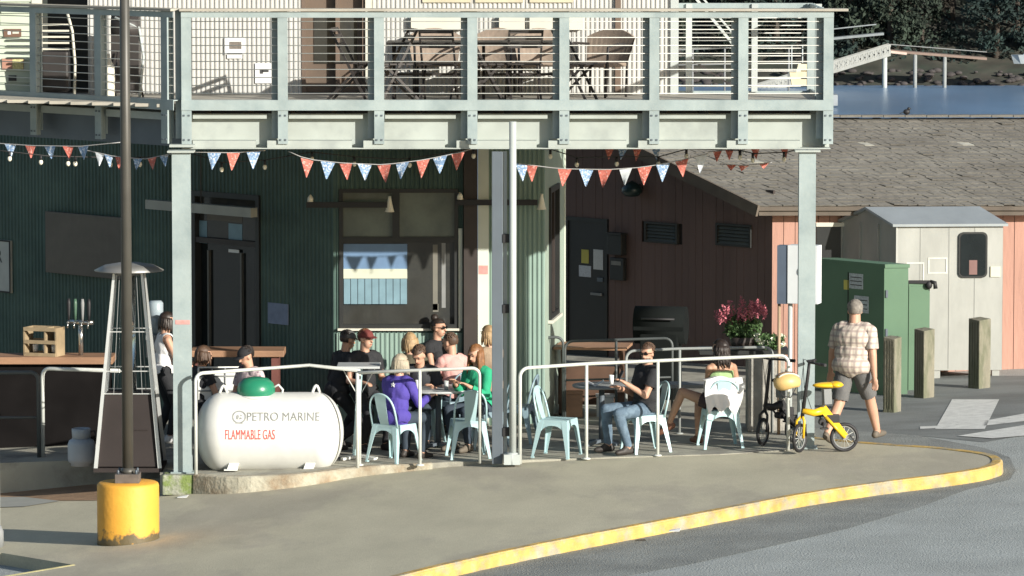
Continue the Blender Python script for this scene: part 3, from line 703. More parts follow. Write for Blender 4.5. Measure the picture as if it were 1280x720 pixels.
for r in vents:
    v = frame_rect(GB, r, .03, -.02, .03, 'vent', M('vent_frame', (.03,.032,.03), .6), rs)
    m = MB(); k = 5; hh = (r[3]-r[2]-.06)/k
    for i in range(k): z = r[2]+.03+i*hh; m.hexa([GB.pt(r[0]+.03,z,.02),GB.pt(r[1]-.03,z,.02),GB.pt(r[1]-.03,z,-.015),GB.pt(r[0]+.03,z,-.015),GB.pt(r[0]+.03,z+hh*.8,-.005),GB.pt(r[1]-.03,z+hh*.8,-.005),GB.pt(r[1]-.03,z+hh*.8,-.015),GB.pt(r[0]+.03,z+hh*.8,-.015)])
    m.build('louvre', M('vent_grey', (.075,.085,.075), .6), v)
# wall fittings by the door
r = GB.rect(766,293,784,318); t = thing('mailbox', 'black letter box on the shaded gable wall beside the black door, above the notice box', 'box', GB.pt((r[0]+r[1])/2, r[2], 0)); m = MB(); m.pbox(GB, *r, .01, .12); m.build('body', darkfr, t, bevel=.01); m = MB(); m.pbox(GB, r[0]-.01, r[1]+.01, r[3], r[3]+.03, .01, .14); m.build('lid', darkfr, t)
r = GB.rect(767,322,784,350); t = thing('notice_box', 'black notice box with a pale strip, lower of the two boxes beside the black door', 'box', GB.pt((r[0]+r[1])/2, r[2], 0)); m = MB(); m.pbox(GB, *r, .01, .08); m.build('body', darkfr, t, bevel=.01)
r2 = GB.rect(769,326,781,331); m = MB(); m.pbox(GB, *r2, .08, .084); m.build('pale_strip', M('dim_strip', (.22,.22,.20), .6), t)
c = GB.pt(*GB.uz(790,236,.2), .0); 
t = thing('wall_lamp', 'round black wall lamp under the bunting on the shaded gable wall', 'lamp', GB.pt(*GB.uz(790,236), 0))
u,z = GB.uz(790,236,.15); m = MB(); m.lathe(GB.pt(u,z-.12,.15), [(.0,0),(.10,.02),(.15,.08),(.15,.13),(.08,.2),(.0,.24)],18); m.build('globe', M('black_green', (.015,.035,.035), .3), t)
m = MB(); m.pbox(GB, u-.03,u+.03,z+.0,z+.06,.01,.12); m.build('bracket', blk, t)
# eave wall boards (sunlit)
ue = EW.uz(1800,300)[0]; n = int(ue/.16)
for i in range(n):
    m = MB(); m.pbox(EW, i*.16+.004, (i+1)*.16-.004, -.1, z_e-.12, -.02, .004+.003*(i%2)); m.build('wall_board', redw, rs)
m = MB(); m.pbox(EW, .0, ue, -.1, z_e-.1, -.06, -.021); m.build('wall_backing', brownp, rs)
m = MB(); m.pbox(EW, -.2, ue+.1, z_e-.13, z_e-.015, .005, .26); m.build('eave_fascia', fascia, rs)
# dark opening in eave wall behind the hut
r = EW.rect(1020,283,1052,420); m = MB(); m.pbox(EW, r[0], r[1]+.2, r[2], r[3], .008, .03); m.build('dark_opening', darkfr, rs)
c = EW.pt(*EW.uz(1036,300), .03); 
r = EW.rect(1020,278,1052,283); m = MB(); m.pbox(EW, r[0], r[1]+.2, r[2]+.0, r[3], .031, .05); m.build('opening_trim', creamt, rs)
# roof
E0 = EW.pt(-.22, z_e, .3); gd = -GB.d; Lr = Lg*.80
rake = Vector((gd.x, gd.y, slope)); E1 = EW.pt(ue+.1, z_e, .3)
ed = (E1-E0).normalized(); A0 = E0 + rake*(-.05)
TH = Vector((0,0,.06))
R0 = E0 + rake*(Lr+.1); R1 = E1 + rake*(Lr+.1)
m = MB(); m.prism([E0-TH, E1-TH, R1-TH, R0-TH], TH*.9); m.build('roof_deck', fascia, rs)
bk = Vector((gd.x*.9, gd.y*1.2+.5, -slope-.3)); m = MB(); m.prism([R0-TH, R1-TH, R1-TH+bk*2.2, R0-TH+bk*2.2], TH); m.build('rear_roof', shake, rs)
m = MB(); m.beam(E0+Vector((0,-.02,-.06)), R0+Vector((0,-.02,-.06)), .04, .16); m.build('rake_board', fascia, rs)
perp = ed.cross(rake).normalized(); perp = perp if perp.z > 0 else -perp
rr = random.Random(3); m = MB(); m2 = MB(); ro = rake.normalized(); Lt = rake.length*(Lr+.1); Lw = (E1-E0).length
rows = 25
for j in range(rows):
    s = j*Lt/rows; x = -.02 + rr.random()*.06; th = .017
    while x < Lw:
        w = rr.uniform(.09,.22); l = Lt/rows*1.25; dz = rr.uniform(0,.008) + (.012 if rr.random() < .06 else 0); ds = rr.uniform(-.015,.015); sk = rr.uniform(-.008,.008)
        a = E0 + ed*x + ro*(s+ds) ; b_ = a + ed*(w-.008); up = perp
        mm = m2 if rr.random() < .010 else m
        mm.hexa([a+up*dz, b_+up*(dz+sk), b_+ro*l, a+ro*l, a+up*(th+dz), b_+up*(th+dz+sk), b_+ro*l+up*.006, a+ro*l+up*.006]); x += w
o = m.build('roof_shakes', shake, rs); o['kind'] = 'stuff'
o = m2.build('lichen_shakes', mossr, rs); o['kind'] = 'stuff'
m = MB(); x = 0
while x < Lw:
    a = R0 + ed*x; m.beam(a+perp*.05, a+ed*.3+perp*.055, .2, .03); x += .31
o = m.build('ridge_shakes', shake, rs); o['kind'] = 'stuff'
# small vent on the ridge
c = R0 + ed*((P(1134,130,R0.y).x-R0.x)/ed.x)
t = thing('ridge_bird', 'small dark bird perched on the shake roof ridge', 'bird', (c.x, c.y, c.z+.06))
m = MB(); m.ell((0,0,.045),(.05,.035,.04)); m.ell((.03,0,.09),(.025,.022,.022)); m.tube((.05,0,.09),(.07,0,.088),.006,.002,6); m.beam((-.04,0,.04),(-.10,0,.02),.03,.01); m.tube((0,.01,.02),(0,.01,-.03),.004,n=5); m.tube((0,-.01,.02),(0,-.01,-.03),.004,n=5); m.build('body', blk, t, world=False)
# ================================================================ HUT, CABINETS, BOLLARDS
def zr(X): return zroad(X, 0)
YH = PG(1190,473,zroad).y
HF = Plane((P(1120,380,YH).x, YH), 4)
hu1 = HF.uz(1253,380)[0]; zt = HF.uz(1180,281)[1]; zb_ = HF.uz(1180,463)[1]
HS = Plane((HF.o.x, HF.o.y), -50); hl = -HS.uz(1052,380)[0]
t = thing('metal_hut', 'pale metal utility hut on short legs with a dark rounded window', 'hut', HF.pt(hu1/2, zb_-.12, 0))
bl = HS.pt(-hl,0,0); br = bl + HF.d*hu1; fl = HF.o; fr = HF.pt(hu1,0,0)
m = MB(); zv = Vector((0,0,1)); m.hexa([fl+zv*zb_, fr+zv*zb_, br+zv*zb_, bl+zv*zb_, fl+zv*zt, fr+zv*zt, br+zv*zt, bl+zv*zt]); m.build('body', alum, t)
zrdg = HS.uz(1090,262)[1]; mid_l = (fl+bl)/2; mid_r = (fr+br)/2
m = MB(); m.add([fl+zv*zt, bl+zv*zt, mid_l+zv*zrdg], [(0,1,2)]); m.build('gable', alum, t)
m = MB(); m.add([fr+zv*zt, br+zv*zt, mid_r+zv*zrdg], [(0,2,1)]); m.build('gable', alum, t)
ov = HF.d*.06
def slab(a,b,c,d,th=.035):
    m = MB(); k = zv*th; m.hexa([a,b,c,d,a+k,b+k,c+k,d+k]); return m
fo = HF.n*.06 - zv*.02
slab(fl-ov+zv*(zt+.0)+fo, fr+ov+zv*zt+fo, mid_r+ov+zv*zrdg, mid_l-ov+zv*zrdg).build('roof', alumr, t)
slab(mid_l-ov+zv*zrdg, mid_r+ov+zv*zrdg, br+ov+zv*(zt-.02), bl-ov+zv*(zt-.02)).build('roof', alumr, t)
# window with rounded frame
r = HF.rect(1198,290,1234,347)
def rounded(pl, r, rad, off0, off1, n=5):
    a,b,c,d = r; pts = []
    for (cx_,cz_,s) in ((b-rad,d-rad,0),(a+rad,d-rad,90),(a+rad,c+rad,180),(b-rad,c+rad,270)):
        for i in range(n+1): q = R(s+90*i/n); pts.append(pl.pt(cx_+rad*math.cos(q), cz_+rad*math.sin(q), off0))
    return MB().prism(pts, pl.n*(off1-off0))
wi = rounded(HF, r, .07, .001, .025).build('window', darkfr, t)
rounded(HF, (r[0]+.025,r[1]-.025,r[2]+.025,r[3]-.025), .055, .0255, .029).build('pane', glassd, wi)
rr_ = HF.rect(1211,325,1221,343); m = MB(); m.pbox(HF, *rr_, .0295, .031); m.build('sticker', M('dim_pink', (.20,.11,.10), .6), wi)
for (x0,y0,x1,y1) in ((1133,328,1155,354),(1160,322,1184,342)):
    a = HF.rect(x0,y0,x1,y1); frame_rect(HF, a, .018, .001, .007, 'faded_square', M('faded_white', (.60,.60,.55), .6, var=.15, sc=15), t)
rr_ = HF.rect(1238,333,1250,346); m = MB(); m.pbox(HF, *rr_, .001, .02); m.build('cream_plate', M('cream_plate', (.70,.66,.48), .5), t)
for x in (1128,1171,1245):
    u = HF.uz(x,460)[0]; 
    for dd in (0,.8): m = MB(); m.pbox(HF, u-.05, u+.05, zr(HF.o.x+u)-.02, zb_, -.12-dd, -.02-dd); m.build('leg', alum, t)
for i in range(4):
    a = fl + (bl-fl)*(i/3.0); m = MB(); m.box(a+zv*(zb_+zt)/2+HS.n*.006,(.03,.03,zt-zb_-.01), rz=R(-50)); m.build('corner_post', alum, t)
for px in (1150,1186,1218):
    u_ = HF.uz(px,380)[0]; m = MB(); m.pbox(HF, u_-.004, u_+.004, zb_+.02, zt-.02, .0005, .005); m.build('panel_seam', M('seam_grey', (.30,.31,.29), .5), t)

# green cabinets
def cabinet(fx, x_right, x_left, ytop, ybase, Y, label, name='green_cabinet', side_ang=-50, grp=None):
    pr = Plane((P(fx,400,Y).x, Y), 6); b = pr.o.x
    pl = Plane((pr.o.x, pr.o.y), side_ang)
    u = pr.uz(x_right,400)[0]; l = -pl.uz(x_left,400)[0]; z1 = pr.uz(fx,ytop)[1]; z0 = zr(b)-.02
    t = thing(name, label, 'utility cabinet', pr.pt(u/2, z0, 0))
    fl = pr.o; fr = pr.pt(u,0,0); bl = pl.pt(-l,0,0); br = bl+pr.d*u
    m = MB(); m.hexa([q+zv*z0 for q in (fl,fr,br,bl)]+[q+zv*z1 for q in (fl,fr,br,bl)]); m.build('body', grn, t)
    c = (fl+fr+br+bl)/4; m = MB(); m.hexa([c+(q-c)*1.03+zv*(z1+.001) for q in (fl,fr,br,bl)]+[c+(q-c)*1.03+zv*(z1+.05) for q in (fl,fr,br,bl)]); m.build('lid', grn, t)
    return t, pl, pr, u, l, z0, z1
t, pl, pr, u, l, z0, z1 = cabinet(1105, 1135, 1018, 335, 492, PG(1110,494,zroad).y, 'tall green steel cabinet with papers on its shaded side, behind the walking man')
for (x0,y0,x1,y1,lb) in ((1062,342,1079,361,'upper'),(1068,370,1086,391,'lower')):
    r = pl.rect(x0,y0,x1,y1); m = MB(); m.pbox(pl, *r, .001, .006); m.build('paper_notice', paperb if lb=='x' else M('notice_white3', (.45,.50,.52), .7, var=.3, sc=40), t)
    for k in range(3):
        m = MB(); zz = r[2]+(r[3]-r[2])*(k+1)/4; m.pbox(pl, r[0]+.02, r[1]-.02, zz-.006, zz+.006, .0061, .008); m.build('printed_line', ink, t)
r = pl.rect(1055,350,1061,362); m = MB(); m.pbox(pl, *r, .001, .006); m.build('warning_label', papery, t)
for k_ in range(3):
    zz_ = z0+(z1-z0)*(.2+.3*k_); m = MB(); m.pbox(pr, .02, .05, zz_-.05, zz_+.05, .0, .018); m.build('hinge', steeldk, t)
um = pl.uz(1060,420)[0]; m = MB(); m.pbox(pl, um-.006, um+.006, z0+.1, z1-.1, .001, .008); m.build('door_seam', blk, t)
t, pl, pr, u, l, z0, z1 = cabinet(1136, 1162, 1128, 358, 490, PG(1140,488,zroad).y, 'lower narrow green cabinet with a dark spout, between tall cabinet and hut')
p = pr.pt(u-.02, z1+.0, .02); m = MB(); m.box(p+Vector((-.12,0,.06)),(.34,.05,.04)); m.path([p+Vector((.02,0,.06)),p+Vector((.08,-.02,.05)),p+Vector((.09,-.03,-.03))],.03,8); m.ell(p+Vector((.0,0,.02)),(.05,.05,.06)); m.build('spout', blk, t)
# timber bollards
def bollard(px, py, ytop, wpx, label, ang=-40, lean=0):
    b = PG(px, py, zroad); s = 5880/ (b.y); w = wpx/s/1.3; h = (py-ytop)/s
    t = thing('timber_bollard', label, 'bollard', (b.x,b.y,b.z), R(ang), 'square timber bollards at the road edge')
    m = None
    m = MB(); q = w/2
    m.hexa([(-q,-q,-.02),(q,-q,-.02),(q,q,-.02),(-q,q,-.02),(-q,-q,h),(q,-q,h-.02),(q,q,h),(-q,q,h+.01)]); o = m.build('post', timber, t, world=False, bevel=.012)
    for k in range(4):
        m = MB(); x = -q*.7+k*q*.45; m.box((x,-q-.0005,h*.5),(.006,.004,h*.9)); m.build('grain_crack', M('timber_crack', (.07,.07,.045), .9), o, world=False)
    return t
bollard(1115, 515, 420, 22, 'weathered greenish timber bollard nearest the walking man', -36)
bollard(1155, 497, 410, 24, 'timber bollard with a dark shaded face in front of the narrow green cabinet', -52)
bollard(1224, 485, 397, 26, 'timber bollard standing before the window end of the metal hut', -52)
# electric box on a post
b = PG(984, 548)
t = thing('meter_box', 'white electrical box on a thin post beside the right steel column', 'electrical box', (b.x, b.y+.3, b.z))
pm = Plane((b.x, b.y+.3), -18); r = pm.rect(984,307,1022,380); r2 = pm.rect(971,307,984,380)
m = MB(); m.pbox(pm, r[0], r[1], r[2], r[3], -.2, 0); m.build('box', M('white_box', (.66,.70,.72), .5, var=.05), t, bevel=.008)
m = MB(); m.pbox(pm, r2[0], r2[1]-.004, r2[2], r2[3], -.15, -.012); m.build('shaded_side', M('shaded_box_side', (.10,.13,.18), .5), t)  # left side of the white box, its shade put into the colour
m = MB(); m.tube(pm.pt(r[0]+.02,b.z,-.08), pm.pt(r[0]+.02,r[2],-.08), .028, n=10); m.build('post', pipem, t)
m = MB(); m.tube(pm.pt(r[0]-.12,b.z,-.08), pm.pt(r[0]-.12,r[2],-.08), .02, n=10); m.build('conduit', M('tan_conduit', (.36,.26,.17), .6), t)
m = MB(); m.ell(pm.pt(r[1]-.14,(r[2]+r[3])/2+.06,.02),(.05,.03,.07)); m.build('seal', greym, t)
# lit boards behind planter (end of shed) handled by shed wall

# ================================================================ PLANTER WITH FLOWERS
b = PG(962, 545); b.y += .7
t = thing('concrete_planter', 'tall grey concrete planter block at the end of the patio railing', 'planter', (b.x-.02,b.y,b.z))
zt_ = P(962,440,b.y).z-b.z
m = MB(); m.box((0,0,zt_/2),(.46,.5,zt_)); m.build('block', M('rough_grey_concrete', (.30,.29,.26), .95, var=.2, sc=4, bump=.8, bs=18), t, world=False, bevel=.015)
m = MB(); m.box((-.27,0,zt_+.02),(1.1,.55,.05)); m.build('ledge', darkfr, t, world=False)
def leaves(m, c, rad, n, size, rnd, up=.3, blades=False):
    for i in range(n):
        d = Vector((rnd.gauss(0,1),rnd.gauss(0,1),rnd.gauss(0,1))).normalized()*rnd.random()**.4
        p = Vector(c)+Vector((d.x*rad[0],d.y*rad[1],d.z*rad[2])); a = Vector((rnd.gauss(0,1),rnd.gauss(0,1),rnd.gauss(0,1)+up)).normalized()
        s = a.orthogonal().normalized(); s = (Matrix.Rotation(rnd.uniform(0,6.28),3,a) @ s); l = size*rnd.uniform(.6,1.4); w = l*rnd.uniform(.35,.6)
        m.add([p-a*l/2, p+s*w/2, p+a*l/2, p-s*w/2+Vector((0,0,.002))], [(0,1,2,3)])
rnd = random.Random(5)
leafg = M('plant_leaf', (.05,.10,.03), .7, var=.35, sc=12); pinkf = M('red_pink_blossom', (.50,.15,.19), .7, var=.35, sc=14); whf = M('white_blossom', (.72,.74,.60), .7, var=.1)
t = thing('red_flower_plant', 'bushy plant of red and pink blossoms over dark leaves on the planter ledge', 'flowers', (b.x-.3,b.y,b.z+zt_+.04))
m = MB(); m.lathe((0,0,0),[(.13,0),(.17,.15),(.155,.15),(.12,.1),(0,.1)],18); m.build('pot', brownp, t, world=False)
m = MB()
for i in range(26):
    a = rnd.uniform(0,6.28); q = Vector((math.cos(a)*rnd.uniform(.05,.28), math.sin(a)*rnd.uniform(.05,.2), rnd.uniform(.3,.58))); m.path([(0,0,.1), q*.5+Vector((0,0,.05)), q], .006, 4, .003)
m.build('stems', leafg, t, world=False)
m = MB(); leaves(m, (0,0,.26), (.24,.2,.18), 900, .06, rnd); o = m.build('leaves', leafg, t, world=False); o['kind'] = 'stuff'
m = MB()
for i in range(52):
    c = Vector((rnd.uniform(-.34,.32), rnd.uniform(-.2,.2), 0)); c.z = .34 + rnd.uniform(-.06,.2)*(1-abs(c.x)*1.6)+.05; leaves(m, c, (.03,.03,.075), 34, .032, rnd)
o = m.build('blossoms', pinkf, t, world=False); o['kind'] = 'stuff'
t = thing('white_flower_plant', 'small plant of white and pale yellow blossoms right of the red flowers', 'flowers', (b.x+.07,b.y-.1,b.z+zt_+.04))
m = MB(); leaves(m, (-.05,0,.1), (.2,.15,.11), 500, .055, rnd); o = m.build('leaves', leafg, t, world=False); o['kind'] = 'stuff'
m = MB()
for i in range(12):
    c = Vector((rnd.uniform(-.24,.16), rnd.uniform(-.17,.05), rnd.uniform(.05,.24))); leaves(m, c, (.028,.028,.028), 30, .035, rnd)
o = m.build('blossoms', whf, t, world=False); o['kind'] = 'stuff'
# covered grill on the patio
b = PG(832, 520); t = thing('covered_grill', 'dark covered barbecue standing in the shade of the gable wall', 'grill', (b.x,b.y+2.0,b.z), R(-10))
z1 = P(830,374,b.y+2).z-b.z
m = MB(); m.box((0,0,z1*.36),(.5,.45,z1*.72)); m.build('cart', M('dark_green_grey', (.009,.011,.011), .95, spec=.08), t, world=False, bevel=.02)
m = MB(); m.lathe((0,0,z1*.74),[(.25,-.34),(.25,.34)],20,'X'); m.box((0,0,z1*.72),(.66,.5,.05)); m.build('hood', M('dark_green_grey', (0,0,0)), t, world=False)
m = MB(); m.tube((-.22,-.29,z1*.82),(.22,-.29,z1*.82),.014); m.build('handle', blk, t, world=False)

# ================================================================ RAILINGS
def railing(label, pts, h, posts, lev=None, r=.021, mat=None, mid=None, round_ends=(True,True), name='patio_railing', grp=None):
    mat = mat or railm; pts = [Vector(p) for p in pts]; c = sum(pts, Vector())/len(pts)
    t = thing(name, label, 'railing', (c.x,c.y,patio_z(c.x)), group=grp)
    top = [Vector((p.x,p.y,(patio_z(p.x) if lev is None else lev)+h)) for p in pts]
    full = []
    def corner(a, d, rev):
        q = []; rad = .10
        for i in range(6):
            an = i/5*math.pi/2; q.append(a + d*(rad-rad*math.cos(an)) + Vector((0,0,-rad+rad*math.sin(an))))
        return q[::-1] if rev else q
    d0 = (top[1]-top[0]).normalized(); d1 = (top[-2]-top[-1]).normalized()
    if round_ends[0]: full += [Vector((pts[0].x,pts[0].y,patio_z(pts[0].x)))] + corner(top[0], d0, False)
    else: full += [top[0]]
    full += top[1:-1]
    if round_ends[1]: full += corner(top[-1], d1, True) + [Vector((pts[-1].x,pts[-1].y,patio_z(pts[-1].x)))]
    else: full += [top[-1]]
    m = MB(); m.path(full, r, 12); m.build('top_rail', mat, t)
    for p in posts:
        p = Vector(p); z = patio_z(p.x); m = MB(); m.tube((p.x,p.y,z),(p.x,p.y,z+h), r*.95, n=12); m.lathe((p.x,p.y,z+.0),[(.05,0),(.05,.012),(.03,.02)],12); m.build('post', mat, t)
    if mid:
        for z in mid: m = MB(); m.tube(pts[0]+Vector((0,0,z)), pts[-1]+Vector((0,0,z)), r*.7, n=8); m.build('mid_rail', mat, t)
    return t
hA = P(500,463,PG(500,582).y).z - PG(500,582).z
railing('galvanised railing section behind the white gas tank, joined to the seated group\'s section', [PG(245,594)+Vector((0,-.0,0)), PG(385,583)+Vector((0,.5,0)), PG(449,584)+Vector((0,.15,0))], hA, [PG(449,584)+Vector((0,.15,0))], round_ends=(True,False), grp='galvanised patio railings', lev=patio_z(PG(449,584).x))
railing('galvanised railing section in front of the seated group and the purple sweater', [PG(447,585), PG(600,579)], hA, [PG(525,582)], round_ends=(False,True), grp='galvanised patio railings').children
p_ = PG(447,585); m = MB(); m.tube(p_, p_+Vector((0,0,hA)), .021, n=12)
tt = [o for o in C.objects if o.name.startswith('patio_railing') and not o.parent][-1]; m.build('post', railm, tt)
railing('long galvanised railing section at the right, before the man with the phone', [PG(650,580), PG(733,574), PG(822,570), PG(985,563)], hA, [PG(733,574), PG(822,570)], grp='galvanised patio railings')
railing('short rear railing behind the man with the phone, running to the flowers', [PG(783,548)+Vector((0,.2,0)), PG(850,545)+Vector((0,.2,0)), PG(965,541)], 1.06, [PG(850,545)+Vector((0,.2,0))], r=.018, mat=M('dull_rail', (.30,.32,.31), .5, var=.1), grp='rear patio railings')
railing('dark rear railing against the pale wall right of the middle column', [PG(643,527), PG(704,524)], 1.06, [], r=.018, mat=raild, round_ends=(False,True), grp='rear patio railings')
railing('dark rear railing in front of the black door', [PG(706,524), PG(840,520)], 1.0, [PG(770,522)], r=.018, mat=raild, grp='rear patio railings', mid=(.5,))
railing('pale railing with a rounded corner left of the propane cylinder', [PG(54,571), PG(150,575)], 1.1, [], r=.024, round_ends=(True,False), grp='left patio railings')
railing('dark railing with a lower bar at the far left of the patio', [PG(-60,572), PG(49,572)], 1.06, [], r=.026, mat=raild, round_ends=(False,True), mid=(.5,), grp='left patio railings')
b = PG(-5,560); t = thing('grey_utility_cabinet', 'grey panelled cabinet behind the far left railing', 'cabinet', (b.x-.2,b.y+.4,b.z))
m = MB(); m.box((0,0,.5),(1.1,.5,1.0)); m.build('body', M('grey_green_panel', (.13,.14,.125), .6, var=.1), t, world=False, bevel=.01); m = MB(); m.box((0,-.0,1.02),(1.16,.56,.03)); m.build('top', tableg, t, world=False)
m = MB(); m.box((0,-.256,.42),(1.08,.01,.012)); m.build('panel_seam', railm, t, world=False)
# dark bench bits at its foot
b = PG(35,560); t = thing('black_sack', 'lumpy black sack on the ground behind the left railing', 'sack', (b.x,b.y+.3,b.z))
m = MB(); rnd = random.Random(9)
me_v = MB().ell((0,0,.14),(.22,.17,.16),None,18,12)
vs = [Vector(v)*(1+.12*noise.noise(Vector(v)*9)) for v in me_v.v]; m.add(vs, me_v.f, True); m.build('sack', blk, t, world=False)

# ================================================================ GAS TANK
pa = PG(286,588); pb_ = PG(382,584); ang = math.atan2(pb_.y-pa.y, pb_.x-pa.x)
s = 5880/(pa.y); r = .485; Lx = 1.78
cpt = Vector((P(337,540,pa.y+.2).x, pa.y+.2, 0)); zc = P(337,541,cpt.y).z; zg_ = patio_z(cpt.x)
t = thing('gas_tank', 'large white horizontal gas tank with grey and red lettering', 'gas tank', (cpt.x,cpt.y,zg_+.004), ang*.5)
hc = zc-zg_
prof = []
hd = .33
for i in range(21): a = math.pi/2*i/20; prof.append((r*math.sin(a), -Lx/2+hd-hd*math.cos(a)))
pr2 = [(r, -Lx/2+hd+.015),(r*1.004,-Lx/2+hd+.02),(r*1.004,-Lx/2+hd+.035),(r,-Lx/2+hd+.04)]
full = prof + [(q[0], -q[1]) for q in prof[::-1]]
m = MB(); m.lathe((0,0,hc), full, 56, 'X'); m.build('shell', whitep, t, world=False)
for x in (-.47,.44):
    for y in (-.32,.26):
        m = MB(); z0 = hc - math.sqrt(r*r-y*y)+.01
        m.hexa([(x-.03,y-.07,.0),(x+.09,y-.07,.0),(x+.09,y+.05,.0),(x-.03,y+.05,.0),(x-.06+.06,y-.05,z0+.03),(x+.12,y-.05,z0+.03),(x+.12,y+.05,z0+.03),(x,y+.05,z0+.03)]); m.box((x+.02,y-.02,.008),(.16,.14,.014)); m.build('foot', whitep, t, world=False)
for x in (-.55,.56):
    m = MB(); m.path([Vector((x-.05+.1*i/8, 0, hc+r-.02+.10*math.sin(math.pi*i/8))) for i in range(9)], .018, 8); m.build('lifting_lug', whitep, t, world=False)
xd = P(320,480,cpt.y).x - cpt.x
m = MB(); m.lathe((xd,0,hc+r-.05),[(.20,0),(.225,.03),(.23,.09),(.21,.16),(.15,.215),(.06,.235),(0,.238)],28); m.build('valve_dome', dome, t, world=False)
m = MB(); m.lathe((xd,0,hc+r-.06),[(.24,0),(.24,.03),(.2,.035)],28); m.path([(xd+.2,0,hc+r+.05),(xd+.27,0,hc+r+.09),(xd+.32,0,hc+r+.03),(xd+.31,0,hc+r-.03)],.014,7); m.build('dome_collar', whitep, t, world=False)
def tank_text(s_, size, x0, zrel, mat, width, bold=None, shear=0, name='lettering'):
    me, a, b = text_mesh(s_, size, .0, bold=bold or 0, shear=shear); k = width/(b-a)
    for v in me.vertices:
        z = zrel + v.co.y; an = z/r; v.co = (x0+(v.co.x-a)*k, -(r+.007)*math.cos(an), hc+(r+.007)*math.sin(an))
    me.materials.clear(); me.materials.append(mat); o = bpy.data.objects.new(name, me); C.objects.link(o); o.parent = t
xof = lambda px: P(px,520,cpt.y-.45).x - cpt.x
zt1 = P(350,526,cpt.y-.45).z - zc; zt2 = P(310,549,cpt.y-.45).z - zc
tank_text('PETRO MARINE', .155, xof(308), zt1, greyink, xof(399)-xof(308), )
tank_text('FLAMMABLE GAS', .165, xof(281), zt2, redink, xof(343)-xof(281))
# round emblem: ring with a face-like roundel
def on_tank(pts2, off=.003): return [Vector((x, -(r+off)*math.cos(z/r), hc+(r+off)*math.sin(z/r))) for x, z in pts2]
ex, ez, er = xof(298), zt1+.05, .085
m = MB()
for k in range(28):
    a0, a1 = 2*math.pi*k/28, 2*math.pi*(k+1)/28
    m.add(on_tank([(ex+er*math.cos(a0),ez+er*math.sin(a0)),(ex+er*math.cos(a1),ez+er*math.sin(a1)),(ex+er*.78*math.cos(a1),ez+er*.78*math.sin(a1)),(ex+er*.78*math.cos(a0),ez+er*.78*math.sin(a0))]), [(0,1,2,3)])
m.add(on_tank([(ex-.035,ez-.03),(ex-.012,ez-.035),(ex+.0,ez+.012),(ex-.015,ez+.03),(ex-.035,ez+.015)]), [(0,1,2,3,4)])
m.add(on_tank([(ex+.0,ez-.035),(ex+.035,ez-.025),(ex+.03,ez-.008),(ex+.008,ez-.005)]), [(0,1,2,3)])
m.add(on_tank([(ex+.01,ez+.008),(ex+.038,ez+.012),(ex+.02,ez+.035)]), [(0,1,2)])
m.add(on_tank([(ex-.05,ez-.085),(ex+.05,ez-.085),(ex+.03,ez-.07),(ex-.03,ez-.07)]), [(0,1,2,3)])
m.build('round_emblem', greyink, t, world=False)
# small propane cylinder
b = PG(102,582); t = thing('propane_cylinder', 'small grey propane cylinder with a collar, standing left of the heater', 'gas cylinder', (b.x,b.y,b.z))
m = MB(); m.lathe((0,0,0),[(.13,0),(.13,.03),(.16,.05),(.168,.09),(.168,.26),(.15,.31),(.09,.345),(.03,.355),(0,.355)],28); m.build('body', plastic_g, t, world=False)
m = MB(); m.lathe((0,0,.33),[(.112,0),(.118,.12),(.105,.13),(.10,.12),(.10,0)],24); m.build('collar', plastic_g, t, world=False)
m = MB(); m.lathe((0,0,.35),[(.03,0),(.03,.05),(.05,.055),(.05,.085),(0,.09)],12); m.build('valve', greym, t, world=False)
m = MB(); m.path([(.03,0,.39),(.16,-.02,.43),(.24,-.03,.2),(.42,.02,.1)],.012,7); m.build('hose', blk, t, world=False)
# pyramid patio heater
b = PG(161,590); b.x += .0
t = thing('patio_heater', 'pyramid patio heater with a round reflector hood and bright metal edges', 'patio heater', (b.x,b.y+.25,b.z))
by_ = b.y+.25; zz = lambda py: P(161,py,by_).z - b.z
zt_, zm, zgl = zz(338), zz(490), zz(343); hw0, hw1, hwm = .385, .165, .285
def ring(h, hw): return [Vector((-hw,-hw,h)),Vector((hw,-hw,h)),Vector((hw,hw,h)),Vector((-hw,hw,h))]
r0, rm, r1 = ring(.05,hw0), ring(zm,hwm), ring(zt_,hw1)
for k in range(4):
    m = MB(); m.beam(r0[k], r1[k], .045, .045, w1=.03, h1=.03); m.build('edge_strut', M('heater_edge', (.62,.64,.63), .35, metal=.5, var=.05), t, world=False)
m = MB(); k_ = .96
m.hexa([v*1.0 if 0 else Vector((v.x*k_,v.y*k_,v.z)) for v in ring(.08,hw0)+ring(zm,hwm)]); m.build('lower_housing', M('heater_brown', (.035,.029,.028), .7, var=.12, sc=2, spec=.15), t, world=False)
m = MB(); m.box((.14,-hwm-.045,zm*.55),(.2,.01,.012)); m.box((0,0,.04),(.82,.82,.05)); m.build('base_tray', M('heater_brown', (0,0,0)), t, world=False)
for h in (zm+.01, zm+.28, zm+.75): 
    f_ = hwm+(hw1-hwm)*(h-zm)/(zt_-zm); rr4 = ring(h, f_)
    for k in range(4): m = MB(); m.beam(rr4[k], rr4[(k+1)%4], .012,.012); m.build('guard_bar', M('heater_edge', (0,0,0)), t, world=False)
for k in range(4):
    for j in range(1,5):
        a = rm[k].lerp(rm[(k+1)%4], j/5); c = r1[k].lerp(r1[(k+1)%4], j/5); m = MB(); m.beam(a, c, .006,.006); m.build('guard_wire', greym, t, world=False)
m = MB(); m.lathe((0,0,zm),[(.075,0),(.075,zt_-zm-.02)],20); gm = M('clear_glass_tube', (.55,.6,.6), .08, var=.05); gm.node_tree.nodes['Principled BSDF'].inputs['Transmission Weight'].default_value = .9; m.build('glass_tube', gm, t, world=False)
